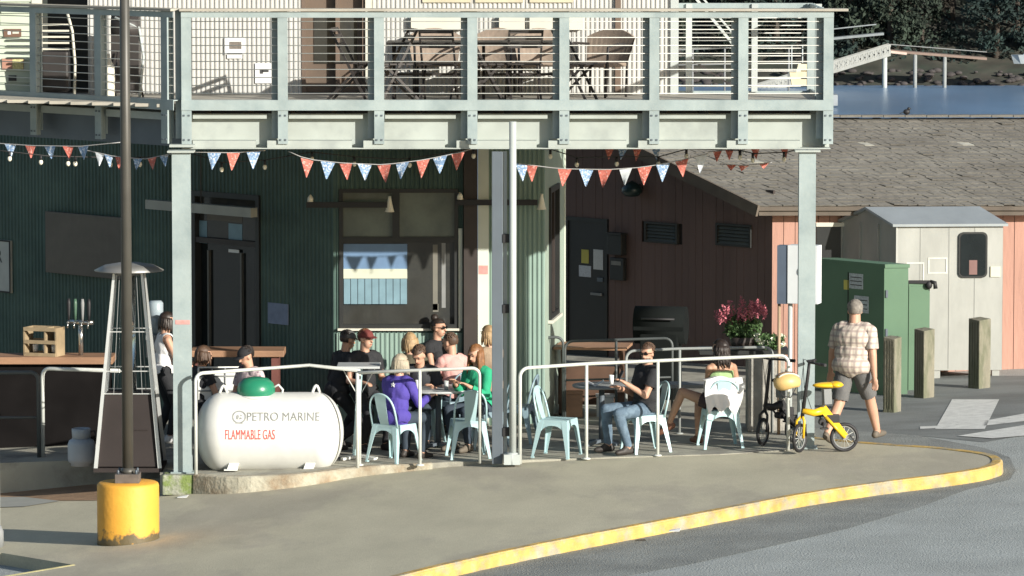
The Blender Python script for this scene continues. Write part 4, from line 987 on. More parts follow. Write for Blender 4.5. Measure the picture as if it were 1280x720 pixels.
m = MB(); m.lathe((0,0,zt_-.05),[(.17,0),(.17,.06),(.06,.08),(.1,.085),(.41,.045),(.42,.055),(.30,.115),(.12,.145),(0,.15)],32); m.build('reflector_hood', M('hood_metal', (.25,.25,.24), .45, metal=.4, var=.08), t, world=False)
# ================================================================ BAR COUNTER, CRATE, TAPS
BC = Plane((0, 58.9), 0)
a = BC.uz(-60,445)[0]; e_ = BC.uz(141,442)[0]; zc_ = BC.uz(100,446,.0)[1]
t = thing('bar_counter', 'brown wooden bar counter behind the left railing, with crate and beer taps', 'counter', BC.pt((a+e_)/2, patio_z(-4), 0))
m = MB(); m.pbox(BC, a, e_, zc_-.09, zc_-.0, -.5, .06); m.build('top', wood, t, bevel=.008)
m = MB(); m.pbox(BC, a+.05, e_-.05, -.4, zc_-.091, -.45, -.05); m.build('front', M('shaded_bar_front', (.010,.009,.009), .9, var=.2, spec=.05), t)  # front coloured near black to stand in for the shade there
a2 = BC.uz(238,440)[0]; e2 = BC.uz(355,440)[0]; zk = BC.uz(300,438,.0)[1]
t = thing('bar_table', 'brown wooden bar table against the teal wall behind the man in the dark cap', 'table', BC.pt((a2+e2)/2, patio_z(-3), 0))
m = MB(); m.pbox(BC, a2, e2, zk-.08, zk, -.5, .05); m.build('top', wood, t, bevel=.008)
for u_ in (a2+.06, e2-.16):
    m = MB(); m.pbox(BC, u_, u_+.09, -.16, zk-.081, -.45, 0); m.build('leg', M('red_brown_leg', (.13,.045,.035), .7), t)
def on_counter(px, off=-.18): u = BC.uz(px,420,off)[0]; return BC.pt(u, zc_, off), u
p, u = on_counter(55); t = thing('wooden_crate', 'open wooden crate with cups standing on the bar counter', 'crate', (p.x,p.y,p.z), R(-20))
w_, h_ = .44, .36
for z in (.02,.18,.34):
    m = MB(); m.box((0,-.13,z),(w_,.018,.045)); m.box((0,.13,z),(w_,.018,.045)); m.build('slat', M('pale_crate_wood', (.30,.23,.14), .7, var=.2, sc=6), t, world=False)
for x in (-w_/2,w_/2,0.07): m = MB(); m.box((x,0,.18),(.02,.25,.36)); m.build('divider', M('pale_crate_wood', (0,0,0)), t, world=False)
for x in (-.12,.02,.14):
    m = MB(); m.lathe((x,0,.045),[(.03,0),(.036,.09),(.033,.09),(.028,.01),(0,.01)],14); c = m.build('cup', paper, t, world=False)
p, u = on_counter(101); t = thing('beer_taps', 'beer tap tower with a row of tall dark handles on the counter', 'beer taps', (p.x,p.y,p.z), R(-20))
m = MB(); m.tube((0,0,0),(0,0,.42),.03,n=14); m.tube((-.17,0,.42),(.17,0,.42),.028,n=14); m.build('tower', M('tap_chrome', (.5,.5,.48), .2, metal=.9, var=.05), t, world=False)
for i,x in enumerate((-.14,-.05,.05,.14)):
    m = MB(); m.tube((x,-.03,.42),(x,-.09,.42),.014,n=8); m.tube((x,-.08,.42),(x,-.09,.35),.01,n=8); sp = m.build('spout', M('tap_chrome', (0,0,0)), t, world=False)
    m = MB(); m.path([(x,-.05,.44),(x,-.05,.52),(x,-.05,.66),(x,-.05,.72)],[.012,.018,.026,.018],8); m.build('tap_handle', [blk, M('tap_green', (.06,.12,.08), .4), greym, blk][i], t, world=False)
p, u = on_counter(195, -.3); p.z = BC.uz(195,418,-.3)[1]-.28; t = thing('water_jug', 'pale blue upturned water jug on a stand behind the heater', 'water jug', (p.x,p.y,p.z), 0)
m = MB(); m.box((0,0,.14),(.24,.24,.28)); m.build('stand', greym, t, world=False); z9 = .28
m = MB(); m.lathe((0,0,z9),[(.03,0),(.05,.04),(.09,.08),(.095,.2),(.09,.21),(.095,.22),(.095,.40),(.07,.43),(0,.43)],22); m.build('jug', M('pale_blue_jug', (.30,.36,.40), .25, var=.08), t, world=False)

# ================================================================ BUNTING AND BULBS
def bunting(label, pts, Y, flags, mats, size=(.17,.21), group='bunting strings', Y1=None):
    """pts: picture points of the cord; flags: positions along x"""
    Y1 = Y if Y1 is None else Y1
    def at(px):
        for i in range(len(pts)-1):
            if pts[i][0] <= px <= pts[i+1][0] or i == len(pts)-2:
                k = (px-pts[i][0])/(pts[i+1][0]-pts[i][0]); k2 = max(0,min(1,k)); py = pts[i][1]+(pts[i+1][1]-pts[i][1])*k2
                yy = Y + (Y1-Y)*(px-pts[0][0])/(pts[-1][0]-pts[0][0]); return P(px, py, yy)
    a = at(pts[0][0]); t = thing('bunting_string', label, 'bunting', tuple(at((pts[0][0]+pts[-1][0])/2)), group=group)
    m = MB(); N_ = 14; m.path([at(pts[0][0]+(pts[-1][0]-pts[0][0])*i/N_) for i in range(N_+1)], .006, 5); m.build('cord', M('pale_cord', (.35,.35,.35), .8), t)
    rnd = random.Random(int(pts[0][0])+50)
    for i, px in enumerate(flags):
        c = at(px); d = (at(px+4)-at(px-4)).normalized(); w, h = size; w *= rnd.uniform(.9,1.05); h *= rnd.uniform(.92,1.05); tw = rnd.uniform(-.3,.3); sw_ = rnd.uniform(-.03,.03)
        side = Vector((0,-1,0)); m = MB(); nx, nz = 5, 5; vs = []; fs = []
        for k in range(nz):
            f = k/(nz-1); ww = w*(1-f*.94)
            for j in range(nx):
                g = j/(nx-1)-.5; q = c + d*(g*ww + sw_*f) + Vector((0,0,-h*f)) + side*(math.sin(g*3+f*2+i)*.018*f + tw*g*ww)
                vs.append(q)
        for k in range(nz-1):
            for j in range(nx-1): fs.append((k*nx+j,k*nx+j+1,(k+1)*nx+j+1,(k+1)*nx+j))
        m.add(vs, fs, True); m.add([v+Vector((0,.002,0)) for v in vs], fs, True); m.build('flag', mats[i % len(mats)] if not isinstance(mats[0], tuple) else mats[0][i], t)
    return t
rb_ = [fred, fblue]
bunting('short bunting just right of the left column with blue, red and blue flags', [(240,190),(290,191),(332,188)], 56.1, [268,292,317], [fblue,fred,fblue])
bunting('middle bunting of nine red and blue flags between left and middle column', [(360,189),(383,199),(430,204),(480,206),(529,200),(573,191),(590,186)], 56.1, [384,410,432,456,480,503,529,550,573], [fred,fblue])
bunting('right bunting sagging past the shaded gable wall with red, blue and white flags', [(640,203),(660,206),(700,211),(760,212),(805,209),(852,200),(885,192)], 56.5, [652,664,706,733,756,782,806,829,852,877], [fblue,fred,fred,fblue,fred,fwhite,fred,fblue,fred,fwhite])
bunting('small high bunting tight under the balcony above the right string', [(745,183),(790,184),(830,184)], 57.2, [762,779,797,820], [fred,fblue,fred,fblue], size=(.13,.16))
bunting('drooping red bunting against the shake roof at the right', [(885,190),(920,186),(960,184),(995,186)], 57.0, [897,912,927,944,980], [fred,fred,fwhite,fred,fred], size=(.11,.13))
bunting('twisted red bunting lower at the right under the balcony', [(900,205),(930,207),(965,203)], 57.4, [914,930,955], [fred], size=(.13,.07))
bunting('shaded bunting under the left wing of the balcony, outer stretch', [(-20,178),(40,182),(100,183),(150,178)], 57.6, [13,38,62,85,104], [fblue,fred,fblue,fred], Y1=56.6, size=(.17,.16))
bunting('shaded bunting under the left wing of the balcony, near the column', [(100,186),(140,195),(180,199),(215,192)], 57.0, [125,136,149,172,190,205], [fwhite,fblue,fred,fblue,fred,fblue], Y1=56.4, size=(.13,.15))
# string lights: cord with hanging bulbs
def bulbs(label, pts, Y, xs, drop=.06):
    c0 = P(*pts[0], Y); t = thing('string_lights', label, 'string lights', tuple(P((pts[0][0]+pts[-1][0])/2, pts[0][1], Y)), group='strings of bulbs')
    m = MB(); m.path([P(x,y,Y) for x,y in pts], .007, 5); m.build('cord', cordm, t)
    for px in xs:
        for i in range(len(pts)-1):
            if pts[i][0] <= px <= pts[i+1][0]: k = (px-pts[i][0])/(pts[i+1][0]-pts[i][0]); py = pts[i][1]+(pts[i+1][1]-pts[i][1])*k
        c = P(px,py,Y); m = MB(); m.lathe(c-Vector((0,0,.04)),[(.016,-.02),(.016,.04)],8); so_ = m.build('socket', blk, t)
        m = MB(); m.ell(c-Vector((0,0,.085)),(.026,.026,.034),None,10,7); m.build('bulb', bulbm, so_)
bulbs('string of pale bulbs under the left wing of the balcony', [(-20,186),(60,195),(140,197),(215,196)], 57.0, [12,51,85,94,138,175])
bulbs('string of pale bulbs under the front edge, left half', [(240,192),(277,203),(332,200),(390,190),(443,196),(500,199),(540,194),(600,185)], 56.7, [277,331,390,443,512,592])
bulbs('string of pale bulbs under the front edge, right half', [(660,184),(690,187),(721,197),(770,196),(823,196),(860,186),(925,188),(943,192),(985,190),(1005,184)], 56.7, [688,721,771,823,858,925,941,980])
# ================================================================ FURNITURE
def make_chair(label, mat=chairm):
    t = thing('metal_chair', label, 'chair', (0,0,0), 0, 'pressed metal patio chairs')      # faces -Y, back at +Y
    sz = .455
    m = MB(); m.box((0,0,sz-.006),(.37,.36,.014)); m.box((0,-.178,sz-.02),(.37,.012,.04)); m.box((0,.178,sz-.02),(.37,.012,.04)); m.box((-.182,0,sz-.02),(.012,.344,.04)); m.box((.182,0,sz-.02),(.012,.344,.04))
    # arched aprons
    for (ax, sg, L) in (('x',-1,.30),('x',1,.30),('y',-1,.30),('y',1,.30)):
        n = 8; prev = None
        for i in range(n+1):
            g = (i/n-.5)*2; x = g*L/2; d = .03+.075*abs(g)**2.5; q = sg*(.184+.012)
            top = Vector((x,q*.97,sz-.035)) if ax=='x' else Vector((q*.97,x,sz-.035)); bot = Vector((x,q,sz-.035-d)) if ax=='x' else Vector((q,x,sz-.035-d))
            nrm = Vector((0,-sg*.006,0)) if ax=='x' else Vector((-sg*.006,0,0))
            if prev: m.add([prev[0],top,bot,prev[1]], [(0,1,2,3)]); m.add([prev[0]+nrm,top+nrm,bot+nrm,prev[1]+nrm], [(0,1,2,3)])
            prev = (top, bot)
    s_ = m.build('seat', mat, t, world=False)
    for sx in (-1,1):
        for sy in (-1,1):
            m = MB(); x0, y0, x1, y1 = sx*.185, sy*.182, sx*.245, sy*(.25 if sy > 0 else .225); wt, wb = .072, .026
            a = Vector((x0,y0,sz-.01)); b = Vector((x1,y1,0))
            for (dx,dy) in ((-sx,0),(0,-sy)):
                dv = Vector((dx,dy,0)); nn = Vector((dy,dx,0))*.004
                m.hexa([a-nn,a+dv*wt-nn,a+dv*wt+nn,a+nn, b-nn,b+dv*wb-nn,b+dv*wb+nn,b+nn])
            m.box((x1-sx*.015,y1-sy*.015,.008),(.036,.036,.016)); m.build('leg', mat, t, world=False)
    m = MB(); pts = []
    for i in range(21):
        g = i/20*math.pi; x = -.195*math.cos(g)*(1 if abs(math.cos(g))<.999 else 1); k = math.sin(g)**.45 if math.sin(g) > 0 else 0
        pts.append(Vector((x*(1-.0*k), .17+.10*k, sz-.03+.41*k)))
    m.path(pts, .0125, 8); m.build('back_frame', mat, t, world=False)
    m = MB(); n = 7; prev = None
    for i in range(n+1):
        f = i/n; w = .065+.022*f; c = Vector((0, .172+.095*f+.012*math.sin(f*math.pi), sz-.01+.385*f)); c2 = c+Vector((0,.004,0))
        cur = [c-Vector((w,0,0)),c+Vector((w,0,0)),c2+Vector((w,0,0)),c2-Vector((w,0,0))]
        if prev: m.hexa(prev+cur)
        prev = cur
    m.build('back_splat', mat, t, world=False)
    return t
c0 = make_chair('pale aqua metal chair, empty, between the middle column and the man with the phone')
def floor_pt(px, gy): p = PG(px, gy); return (p.x, p.y, p.z+.005)
def face(dx, dy): return math.atan2(dx, -dy)
c0.location = floor_pt(697, 571); c0.rotation_euler.z = face(.95,-.35)
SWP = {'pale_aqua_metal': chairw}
GRP = 'pressed metal patio chairs'
copy_tree(c0, floor_pt(493,577), face(.62,.78), 'pale aqua metal chair under the woman in the purple sweater', GRP)
copy_tree(c0, floor_pt(585,572), face(-.15,.95), 'pale metal chair seen from behind, left of the middle column under the woman in green', GRP)
copy_tree(c0, floor_pt(806,565), face(-.92,-.35), 'pale aqua metal chair under the man with the phone', GRP)
copy_tree(c0, floor_pt(900,559), face(-.15,.98), 'pale aqua metal chair with a white jacket on it, under the dark haired woman', GRP)
copy_tree(c0, floor_pt(528,556), face(-.2,-.95), 'white metal chair under the man in the dark tee at the shared table', GRP)
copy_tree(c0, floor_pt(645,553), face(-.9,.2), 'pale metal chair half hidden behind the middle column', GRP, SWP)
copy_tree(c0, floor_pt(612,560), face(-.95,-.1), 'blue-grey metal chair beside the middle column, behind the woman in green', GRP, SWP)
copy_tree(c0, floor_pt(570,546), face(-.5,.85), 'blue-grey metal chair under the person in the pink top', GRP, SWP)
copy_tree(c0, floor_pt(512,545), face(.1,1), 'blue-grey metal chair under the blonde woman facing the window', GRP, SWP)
def round_table(px, gy, r, h, label, mat, dy=0):
    b = PG(px,gy); t = thing('round_table', label, 'table', (b.x,b.y+dy,b.z)); m = MB(); m.lathe((0,0,h),[(0,-.03),(r-.01,-.03),(r,-.02),(r,-.004),(r-.006,0),(0,0)],36); m.build('tabletop', mat, t, world=False)
    m = MB(); m.tube((0,0,.03),(0,0,h-.03),.035,n=14); m.build('pedestal', steeldk, t, world=False)
    for k in range(4): a = math.pi/4+k*math.pi/2; m = MB(); m.beam((0,0,.06),(math.cos(a)*r*.75,math.sin(a)*r*.75,.02),.06,.035); m.build('foot', steeldk, t, world=False)
    return t, Vector((b.x,b.y+dy,b.z+h))
_, tA = round_table(548, 560, .46, .74, 'grey round table shared by the seated group', tableg)
_, tB = round_table(752, 556, .36, .74, 'small dark round table left of the man with the phone', greym)
# things on the tables
def tumbler(p, dx, dy, label, mat, h=.11, r=.03, cat='glass'):
    t = thing('tumbler', label, cat, (p.x+dx,p.y+dy,p.z)); m = MB(); m.lathe((0,0,0),[(r*.8,0),(r,h),(r*.9,h),(r*.72,.01),(0,.01)],14); m.build('cup', mat, t, world=False); m = MB(); m.lathe((0,0,.012),[(r*.7,0),(r*.85,h*.7),(0,h*.7)],12); m.build('drink', M('amber_drink', (.35,.16,.03), .2), t, world=False)
tumbler(tA, .1,-.2,'clear tumbler of amber drink at the right of the shared table', M('clear_plastic', (.45,.47,.46), .1)); tumbler(tA, -.25,-.12,'pale paper cup in front of the man in the dark tee', paper); tumbler(tB, .12,.05,'pale cup on the small dark table', paper)
t = thing('menu_card', 'folded white menu card lying on the small dark table', 'menu', (tB.x-.08,tB.y-.1,tB.z)); m = MB(); m.box((-.06,0,.03),(.12,.2,.004), ry=.5); m.box((.05,0,.03),(.12,.2,.004), ry=-.5); m.build('card', paper, t, world=False)
# high table
b = PG(448,577); t = thing('high_table', 'grey high table with a slim steel frame behind the railing corner', 'table', (b.x,b.y+.25,b.z))
h = P(448,457,b.y+.25).z-b.z
m = MB(); m.box((.0,0,h),(.52,.5,.03)); m.build('tabletop', tableg, t, world=False, bevel=.008)
m = MB(); m.beam((-.05,0,.03),(.02,0,h-.015),.06,.06); m.build('column', chairm, t, world=False)
for s_ in (-1,1): m = MB(); m.beam((s_*.22,-.1*s_,.02),(-.02,0,.04),.05,.03); m.beam((-.2*s_,-.18,.02),(0,0,.04),.05,.03); m.build('foot', whitep, t, world=False); m = MB(); m.beam((s_*.2,0,h-.03),(s_*.02,0,h-.35),.025,.01); m.build('brace', whitep, t, world=False)
# picnic table by the rear wall
b = PG(742,522); t = thing('picnic_table', 'brown wooden picnic table with crates under it, in front of the black door', 'table', (b.x,b.y+.6,b.z), R(-8))
for k in range(4): m = MB(); m.box((0,-.27+k*.18,.86),(.95,.17,.035)); m.build('top_board', wood, t, world=False, bevel=.004)
for sx in (-.38,.38):
    m = MB(); m.beam((sx,-.3,0),(sx,.1,.84),.05,.09); m.beam((sx,.3,0),(sx,-.1,.84),.05,.09); m.build('trestle', woodd, t, world=False)
m = MB(); m.box((0,0,.35),(.9,.05,.5)); m.build('end_panel', woodd, t, world=False)
for (dx,c_,lb,hh) in ((-.25,wood,'small brown carton under the picnic table, left one',.3),(.15,tableg,'pale grey tub under the picnic table, middle',.26),(.42,woodd,'dark crate under the picnic table, right one',.3)):
    q = thing('storage_box', lb, 'box', (b.x+dx,b.y+.15,b.z)); m = MB(); m.box((0,0,hh/2),(.22,.24,hh)); m.build('tub', c_, q, world=False, bevel=.01); m = MB(); m.box((0,0,hh+.012),(.24,.26,.02)); m.build('lid', c_, q, world=False)
# low grey wall/bench at right rear
b = PG(868,530); t = thing('grey_bench', 'low grey bench along the rear railing behind the dark haired woman', 'bench', (b.x,b.y+.5,b.z)); m = MB(); m.box((0,0,.44),(1.3,.4,.05)); m.build('seat', greym, t, world=False, bevel=.01)
for sx in (-.5,.5): m = MB(); m.box((sx,0,.21),(.08,.36,.42)); m.build('leg', M('bench_grey', (.17,.17,.16), .8), t, world=False)
# basket chair / white wire chair behind the tank
b = PG(272,562); t = thing('white_wire_chair', 'white wire backed chair behind the left end of the gas tank', 'chair', (b.x,b.y+.2,b.z), R(5))
m = MB(); m.box((0,0,.5),(.46,.42,.03)); m.build('seat', whitep, t, world=False)
m = MB(); m.box((0,-.22,.80),(.50,.02,.36)); m.build('back_pad', whitep, t, world=False, bevel=.01)
for x in (-.25,-.08,.08,.25): m = MB(); m.tube((x,-.235,.48),(x,-.235,1.03),.010,n=8); m.build('back_bar', greym if abs(x)<.1 else whitep, t, world=False)
for z in (.74,.92,1.03): m = MB(); m.tube((-.25,-.238,z),(.25,-.238,z),.010,n=8); m.build('back_bar', greym if z < 1 else whitep, t, world=False)
for sx in (-.21,.21):
    for sy in (-.18,.18): m = MB(); m.tube((sx,sy,0),(sx,sy,.49),.014,n=8); m.build('leg', whitep, t, world=False)

# ================================================================ UPPER DECK FURNITURE
rat = M('tan_mesh', (.24,.19,.15), .8, var=.15, sc=20)
drk = M('dark_furniture', (.03,.026,.025), .5, var=.2)
def rattan(label, px, Y, rz, w=.52):
    x = P(px,100,Y).x; t = thing('rattan_chair', label, 'chair', (x,Y,ZF), rz, 'high backed tan chairs on the balcony')
    m = MB(); m.box((0,-.02,.40),(w,.5,.05)); m.build('seat', rat, t, world=False, bevel=.015)
    m = MB(); prev = None; n = 10
    for i in range(n+1):
        g = (i/n-.5)*2; top = .83-.10*abs(g)**2; x_ = g*w*.58; y_ = .27+.06*(1-g*g)
        cur = (Vector((x_*.85,y_-.04,.42)), Vector((x_,y_+.05,top)))
        if prev: m.add([prev[0],cur[0],cur[1],prev[1]],[(0,1,2,3)]); k = Vector((0,.03,0)); m.add([prev[0]+k,cur[0]+k,cur[1]+k,prev[1]+k],[(0,1,2,3)]); m.add([prev[1],cur[1],cur[1]+k,prev[1]+k],[(0,1,2,3)])
        prev = cur
    m.build('backrest', rat, t, world=False)
    for s_ in (-1,1):
        m = MB(); m.path([(s_*w*.52,-.24,.02),(s_*w*.54,-.22,.62),(s_*w*.54,.0,.66),(s_*w*.52,.3,.64)], .016, 7); m.build('arm', drk, t, world=False)
        m = MB(); m.tube((s_*w*.45,.26,0),(s_*w*.45,.28,.42),.016,n=7); m.build('leg', drk, t, world=False)
        m = MB(); m.tube((s_*w*.47,-.22,0),(s_*w*.47,-.2,.4),.016,n=7); m.build('leg', drk, t, world=False)
    return t
rattan('tan high backed chair on the balcony, leftmost of the four', 547, 58.15, R(8), .58)
rattan('tan high backed chair on the balcony, second from the left, just past the middle upright', 616, 58.2, R(-10), .5)
rattan('tan high backed chair on the balcony, third from the left, near a lit upright', 677, 58.1, R(5), .56)
rattan('tan high backed chair on the balcony, rightmost, turned sideways', 745, 57.9, R(-35), .6)
def deck_table(px0, px1, Y, label, z=.70):
    a = P(px0,80,Y).x; b_ = P(px1,80,Y).x; c = (a+b_)/2; w = b_-a
    t = thing('balcony_table', label, 'table', (c,Y,ZF), 0, 'dark tables on the balcony')
    for k in range(5): m = MB(); m.box((0,-.32+k*.16,z),(w,.15,.028)); m.build('top_slat', drk, t, world=False)
    for s_ in (-1,1):
        m = MB(); m.beam((s_*w*.42,-.35,0),(s_*w*.42-.0,.3,z-.03),.035,.035); m.beam((s_*w*.42,.35,0),(s_*w*.42,-.3,z-.03),.035,.035); m.build('cross_leg', drk, t, world=False)
    m = MB(); m.beam((-w*.42,0,z*.45),(w*.42,0,z*.45),.03,.03); m.build('stretcher', drk, t, world=False)
deck_table(484, 592, 57.1, 'dark slatted table on the balcony, left one of the two in the middle bays')
deck_table(596, 702, 57.1, 'dark slatted table on the balcony, right one of the two in the middle bays')
def folding(label, px, Y, rz, mirror=1):
    x = P(px,100,Y).x; t = thing('folding_chair', label, 'chair', (x,Y,ZF), rz, 'dark folding chairs on the balcony')
    for s_ in (-.2,.2):
        m = MB(); m.beam((s_,-.25,0),(s_,.2,.88),.022,.03); m.build('back_leg', drk, t, world=False); m = MB(); m.beam((s_*.9,.25,0),(s_*.9,-.2,.45),.022,.03); m.build('front_leg', drk, t, world=False)
    for k in range(4): m = MB(); m.box((0,-.2+k*.1,.46),(.42,.085,.018)); m.build('seat_slat', drk, t, world=False)
    for z in (.68,.78,.86): m = MB(); m.box((0,.1+(z-.68)*.5,z),(.42,.018,.05)); m.build('back_slat', drk, t, world=False)
folding('dark folding chair sideways on the balcony between second and third uprights', 437, 57.0, R(80))
folding('dark folding chair at the left end of the left balcony table', 497, 56.7, R(-75))
folding('dark folding chair seen edge on between the two balcony tables', 603, 56.65, R(95))
folding('dark folding chair at the right end of the right balcony table', 716, 56.7, R(70))
folding('dark folding chair in front of the left balcony table', 548, 56.55, R(172))
folding('dark folding chair in front of the right balcony table', 655, 56.55, R(187))
# left bay: stack of chairs, lidded barrel, dark grill
x = P(78,100,57.9).x
t = thing('stacked_chairs', 'dark deckchair with a pale curved frame behind the left balcony railing', 'chair', (x,58.3,ZF), R(0))
for k in range(5): m = MB(); m.box((-.12,-.1,.58+k*.075),(.36,.03,.022)); m.build('slat', creamt, t, world=False)
m = MB(); m.path([(.12,-.12,.02),(.13,-.12,.4),(.10,-.12,.8),(.04,-.1,1.02)], .018, 8); m.build('pale_frame', creamt, t, world=False)
m = MB(); m.box((-.12,.02,.3),(.34,.3,.5)); m.build('dark_seat', drk, t, world=False, bevel=.03)
x = P(152,100,57.6).x
t = thing('barbecue', 'dark barbecue with a pale bottle beside it behind the left balcony railing', 'barbecue', (x,57.9,ZF))
m = MB(); m.box((.02,.1,.45),(.34,.3,.8)); m.lathe((0.02,.1,.85),[(.17,-.17),(.17,.17)],16,'X'); m.build('kettle', drk, t, world=False)
for a in range(3): m = MB(); m.tube((.12*math.cos(a*2.1),.12*math.sin(a*2.1),.56),(.24*math.cos(a*2.1),.24*math.sin(a*2.1),0),.013,n=6); m.build('leg', drk, t, world=False)
m = MB(); m.path([(.2,-.05,0),(.25,-.05,.5),(.2,-.05,.85),(-.1,-.05,.98)],.018,8); m.build('pale_pipe', pipem, t, world=False)
x = P(136,100,57.6).x; t = thing('white_bottle', 'tall cream container standing on the left balcony', 'container', (x,57.45,ZF)); m = MB(); m.lathe((0,0,0),[(.075,0),(.085,.03),(.085,.38),(.05,.46),(.03,.5),(.03,.55),(0,.55)],18); m.build('body', creamt, t, world=False)

# ================================================================ BIKES
def bike(label, loc, rz, frame, seatm, steer=0.0, bag=None, s=1.0):
    t = thing('folding_bike', label, 'bicycle', loc, rz)       # points to -X
    wr = .175*s; wb = .27*s
    def wheel(x, ang, hub):
        n = Vector((math.sin(ang), math.cos(ang), 0)); m = MB(); c = Vector((x,0,wr)); fx = Vector((math.cos(ang),-math.sin(ang),0))
        pts = [c + fx*(wr-.02)*math.cos(q) + Vector((0,0,(wr-.02)*math.sin(q))) for q in [2*math.pi*i/28 for i in range(29)]]
        m.path(pts, .021, 8, cap=False); w = m.build('wheel', blk, t, world=False)
        m = MB(); pts = [c + fx*(wr-.045)*math.cos(q) + Vector((0,0,(wr-.045)*math.sin(q))) for q in [2*math.pi*i/28 for i in range(29)]]
        m.path(pts, .009, 6, cap=False); m.build('rim', greym, w, world=False)
        m = MB(); m.tube(c-n*.035, c+n*.035, .03, n=12); m.build('hub', greym, w, world=False)
        m = MB()
        for i in range(12): q = 2*math.pi*i/12; m.tube(c, c + fx*(wr-.045)*math.cos(q) + Vector((0,0,(wr-.045)*math.sin(q))), .003, n=4)
        m.build('spokes', railm, w, world=False)
        return c, n, fx
    cf, nf, ff = wheel(-wb, steer, 0); cr, nr_, fr_ = wheel(wb, 0, 0)
    for sg in (-1,1):
        m = MB(); m.path([cf+nf*sg*.05, cf+nf*sg*.05+Vector((.01,0,.2)), Vector((-wb+.03,0,.44*s))],[.014,.016,.02],8); m.build('fork', frame, t, world=False)
        m = MB(); m.path([cr+Vector((0,sg*.05,0)), Vector((.04,sg*.035,.42*s))],.02,8); m.build('rear_stay', frame, t, world=False)
    m = MB(); m.path([Vector((-wb+.03,0,.50*s)), Vector((-.10,0,.47*s)), Vector((.02,0,.50*s))],[.034,.042,.05],12); m.build('main_beam', frame, t, world=False)
    m = MB(); m.beam(Vector((.0,0,.53*s)), Vector((wb+.02,0,wr+.02)),.07,.10, w1=.05,h1=.05); m.build('swing_arm', frame, t, world=False)
    m = MB(); m.path([Vector((.02,0,.45*s)), Vector((.03,0,.76*s))],[.03,.026],10); m.beam((.06,0,.58*s),(.05,0,.76*s),.09,.16); m.build('seat_post', greym, t, world=False)
    m = MB(); m.ell((.07,0,.80*s),(.19,.095,.036),None,20,10); m.ell((.16,0,.805*s),(.09,.12,.04)); m.build('saddle', seatm, t, world=False)
    m = MB(); m.path([Vector((-wb+.03,0,.42*s)), Vector((-wb+.10,0,.95*s)), Vector((-wb+.11,0,1.06*s))],[.024,.02,.018],10); m.build('stem', blk, t, world=False)
    m = MB(); hb = Vector((-wb+.11,0,1.07*s)); m.path([hb+Vector((.12,-.27,.0)), hb+Vector((0,-.1,.01)), hb, hb+Vector((0,.1,.01)), hb+Vector((.12,.27,.0))],.014,8); m.build('handlebar', blk, t, world=False)
    for sg in (-1,1): m = MB(); m.tube(hb+Vector((.08,sg*.19,.0)),hb+Vector((.135,sg*.30,-.002)),.02,n=8); m.build('grip', blk, t, world=False)
    m = MB(); m.tube((.0,-.05,.36*s),(.0,.05,.36*s),.04,n=14); m.tube((0,-.12,.30*s),(0,-.05,.36*s),.012); m.tube((0,.12,.42*s),(0,.05,.36*s),.012); m.box((0,-.14,.30*s),(.09,.06,.02)); m.box((0,.14,.42*s),(.09,.06,.02)); m.build('pedals', blk, t, world=False)
    m = MB(); m.path([hb+Vector((.05,-.12,0)), hb+Vector((-.08,-.08,.05)), hb+Vector((-.09,-.02,-.2)), Vector((-wb+.02,-.03,.5*s))],.004,5); m.path([hb+Vector((.05,.12,0)), hb+Vector((-.06,.07,.04)), hb+Vector((-.05,.03,-.3)), Vector((-.1,.04,.45*s))],.004,5); m.build('brake_cables', blk, t, world=False)
    m = MB(); m.box((.13,0,.40*s),(.16,.07,.10)); m.build('battery_box', blk, t, world=False, bevel=.01)
    m = MB(); m.box((wb+.11,0,wr-.03),(.12,.05,.012), ry=.9); m.build('mudguard', blk, t, world=False)
    return t, hb
yel = M('yellow_bike_paint', (.78,.48,.02), .35, var=.04); helm = M('tan_helmet', (.55,.38,.15), .45, var=.1, sc=10)
b = PG(1028,567)
bk_, hb = bike('small yellow folding bike parked by the right column, a tan helmet on its bar', (b.x,b.y+.1,b.z+.004), R(8), yel, yel, R(-52))
b2 = PG(976,560)
bike('small black folding bike parked behind the yellow one, seen almost end on', (b2.x,b2.y+.35,b2.z+.004), R(38), blk, blk, R(-25), s=.97)
q = thing('bike_helmet', 'tan and cream bike helmet hanging on the yellow bike handlebar', 'helmet', (b.x-.43,b.y-.12,b.z+.80), R(20))
m = MB(); e_ = MB().ell((0,0,.06),(.17,.12,.12),None,24,14)
vs = []
for v in e_.v: v = Vector(v); vs.append(Vector((v.x, v.y, max(v.z, -.01+.02*math.sin(v.x*20)))))
m.add(vs, e_.f, True); m.build('shell', helm, q, world=False)
for k in (-1,0,1): m = MB(); m.path([Vector((-.13+.26*i/8, k*.05, .055+.128*math.sqrt(max(0,1-((-.13+.26*i/8)/.17)**2))*math.sqrt(max(0,1-(k*.05/.12)**2)))) for i in range(9)],.010,6); m.build('vent_ridge', [creamt,woodd,creamt][k+1], q, world=False)
m = MB(); m.path([(-.1,.05,.0),(-.04,.03,-.1),(.05,0,-.12),(.1,-.04,0)],.006,5); m.build('strap', blk, q, world=False)

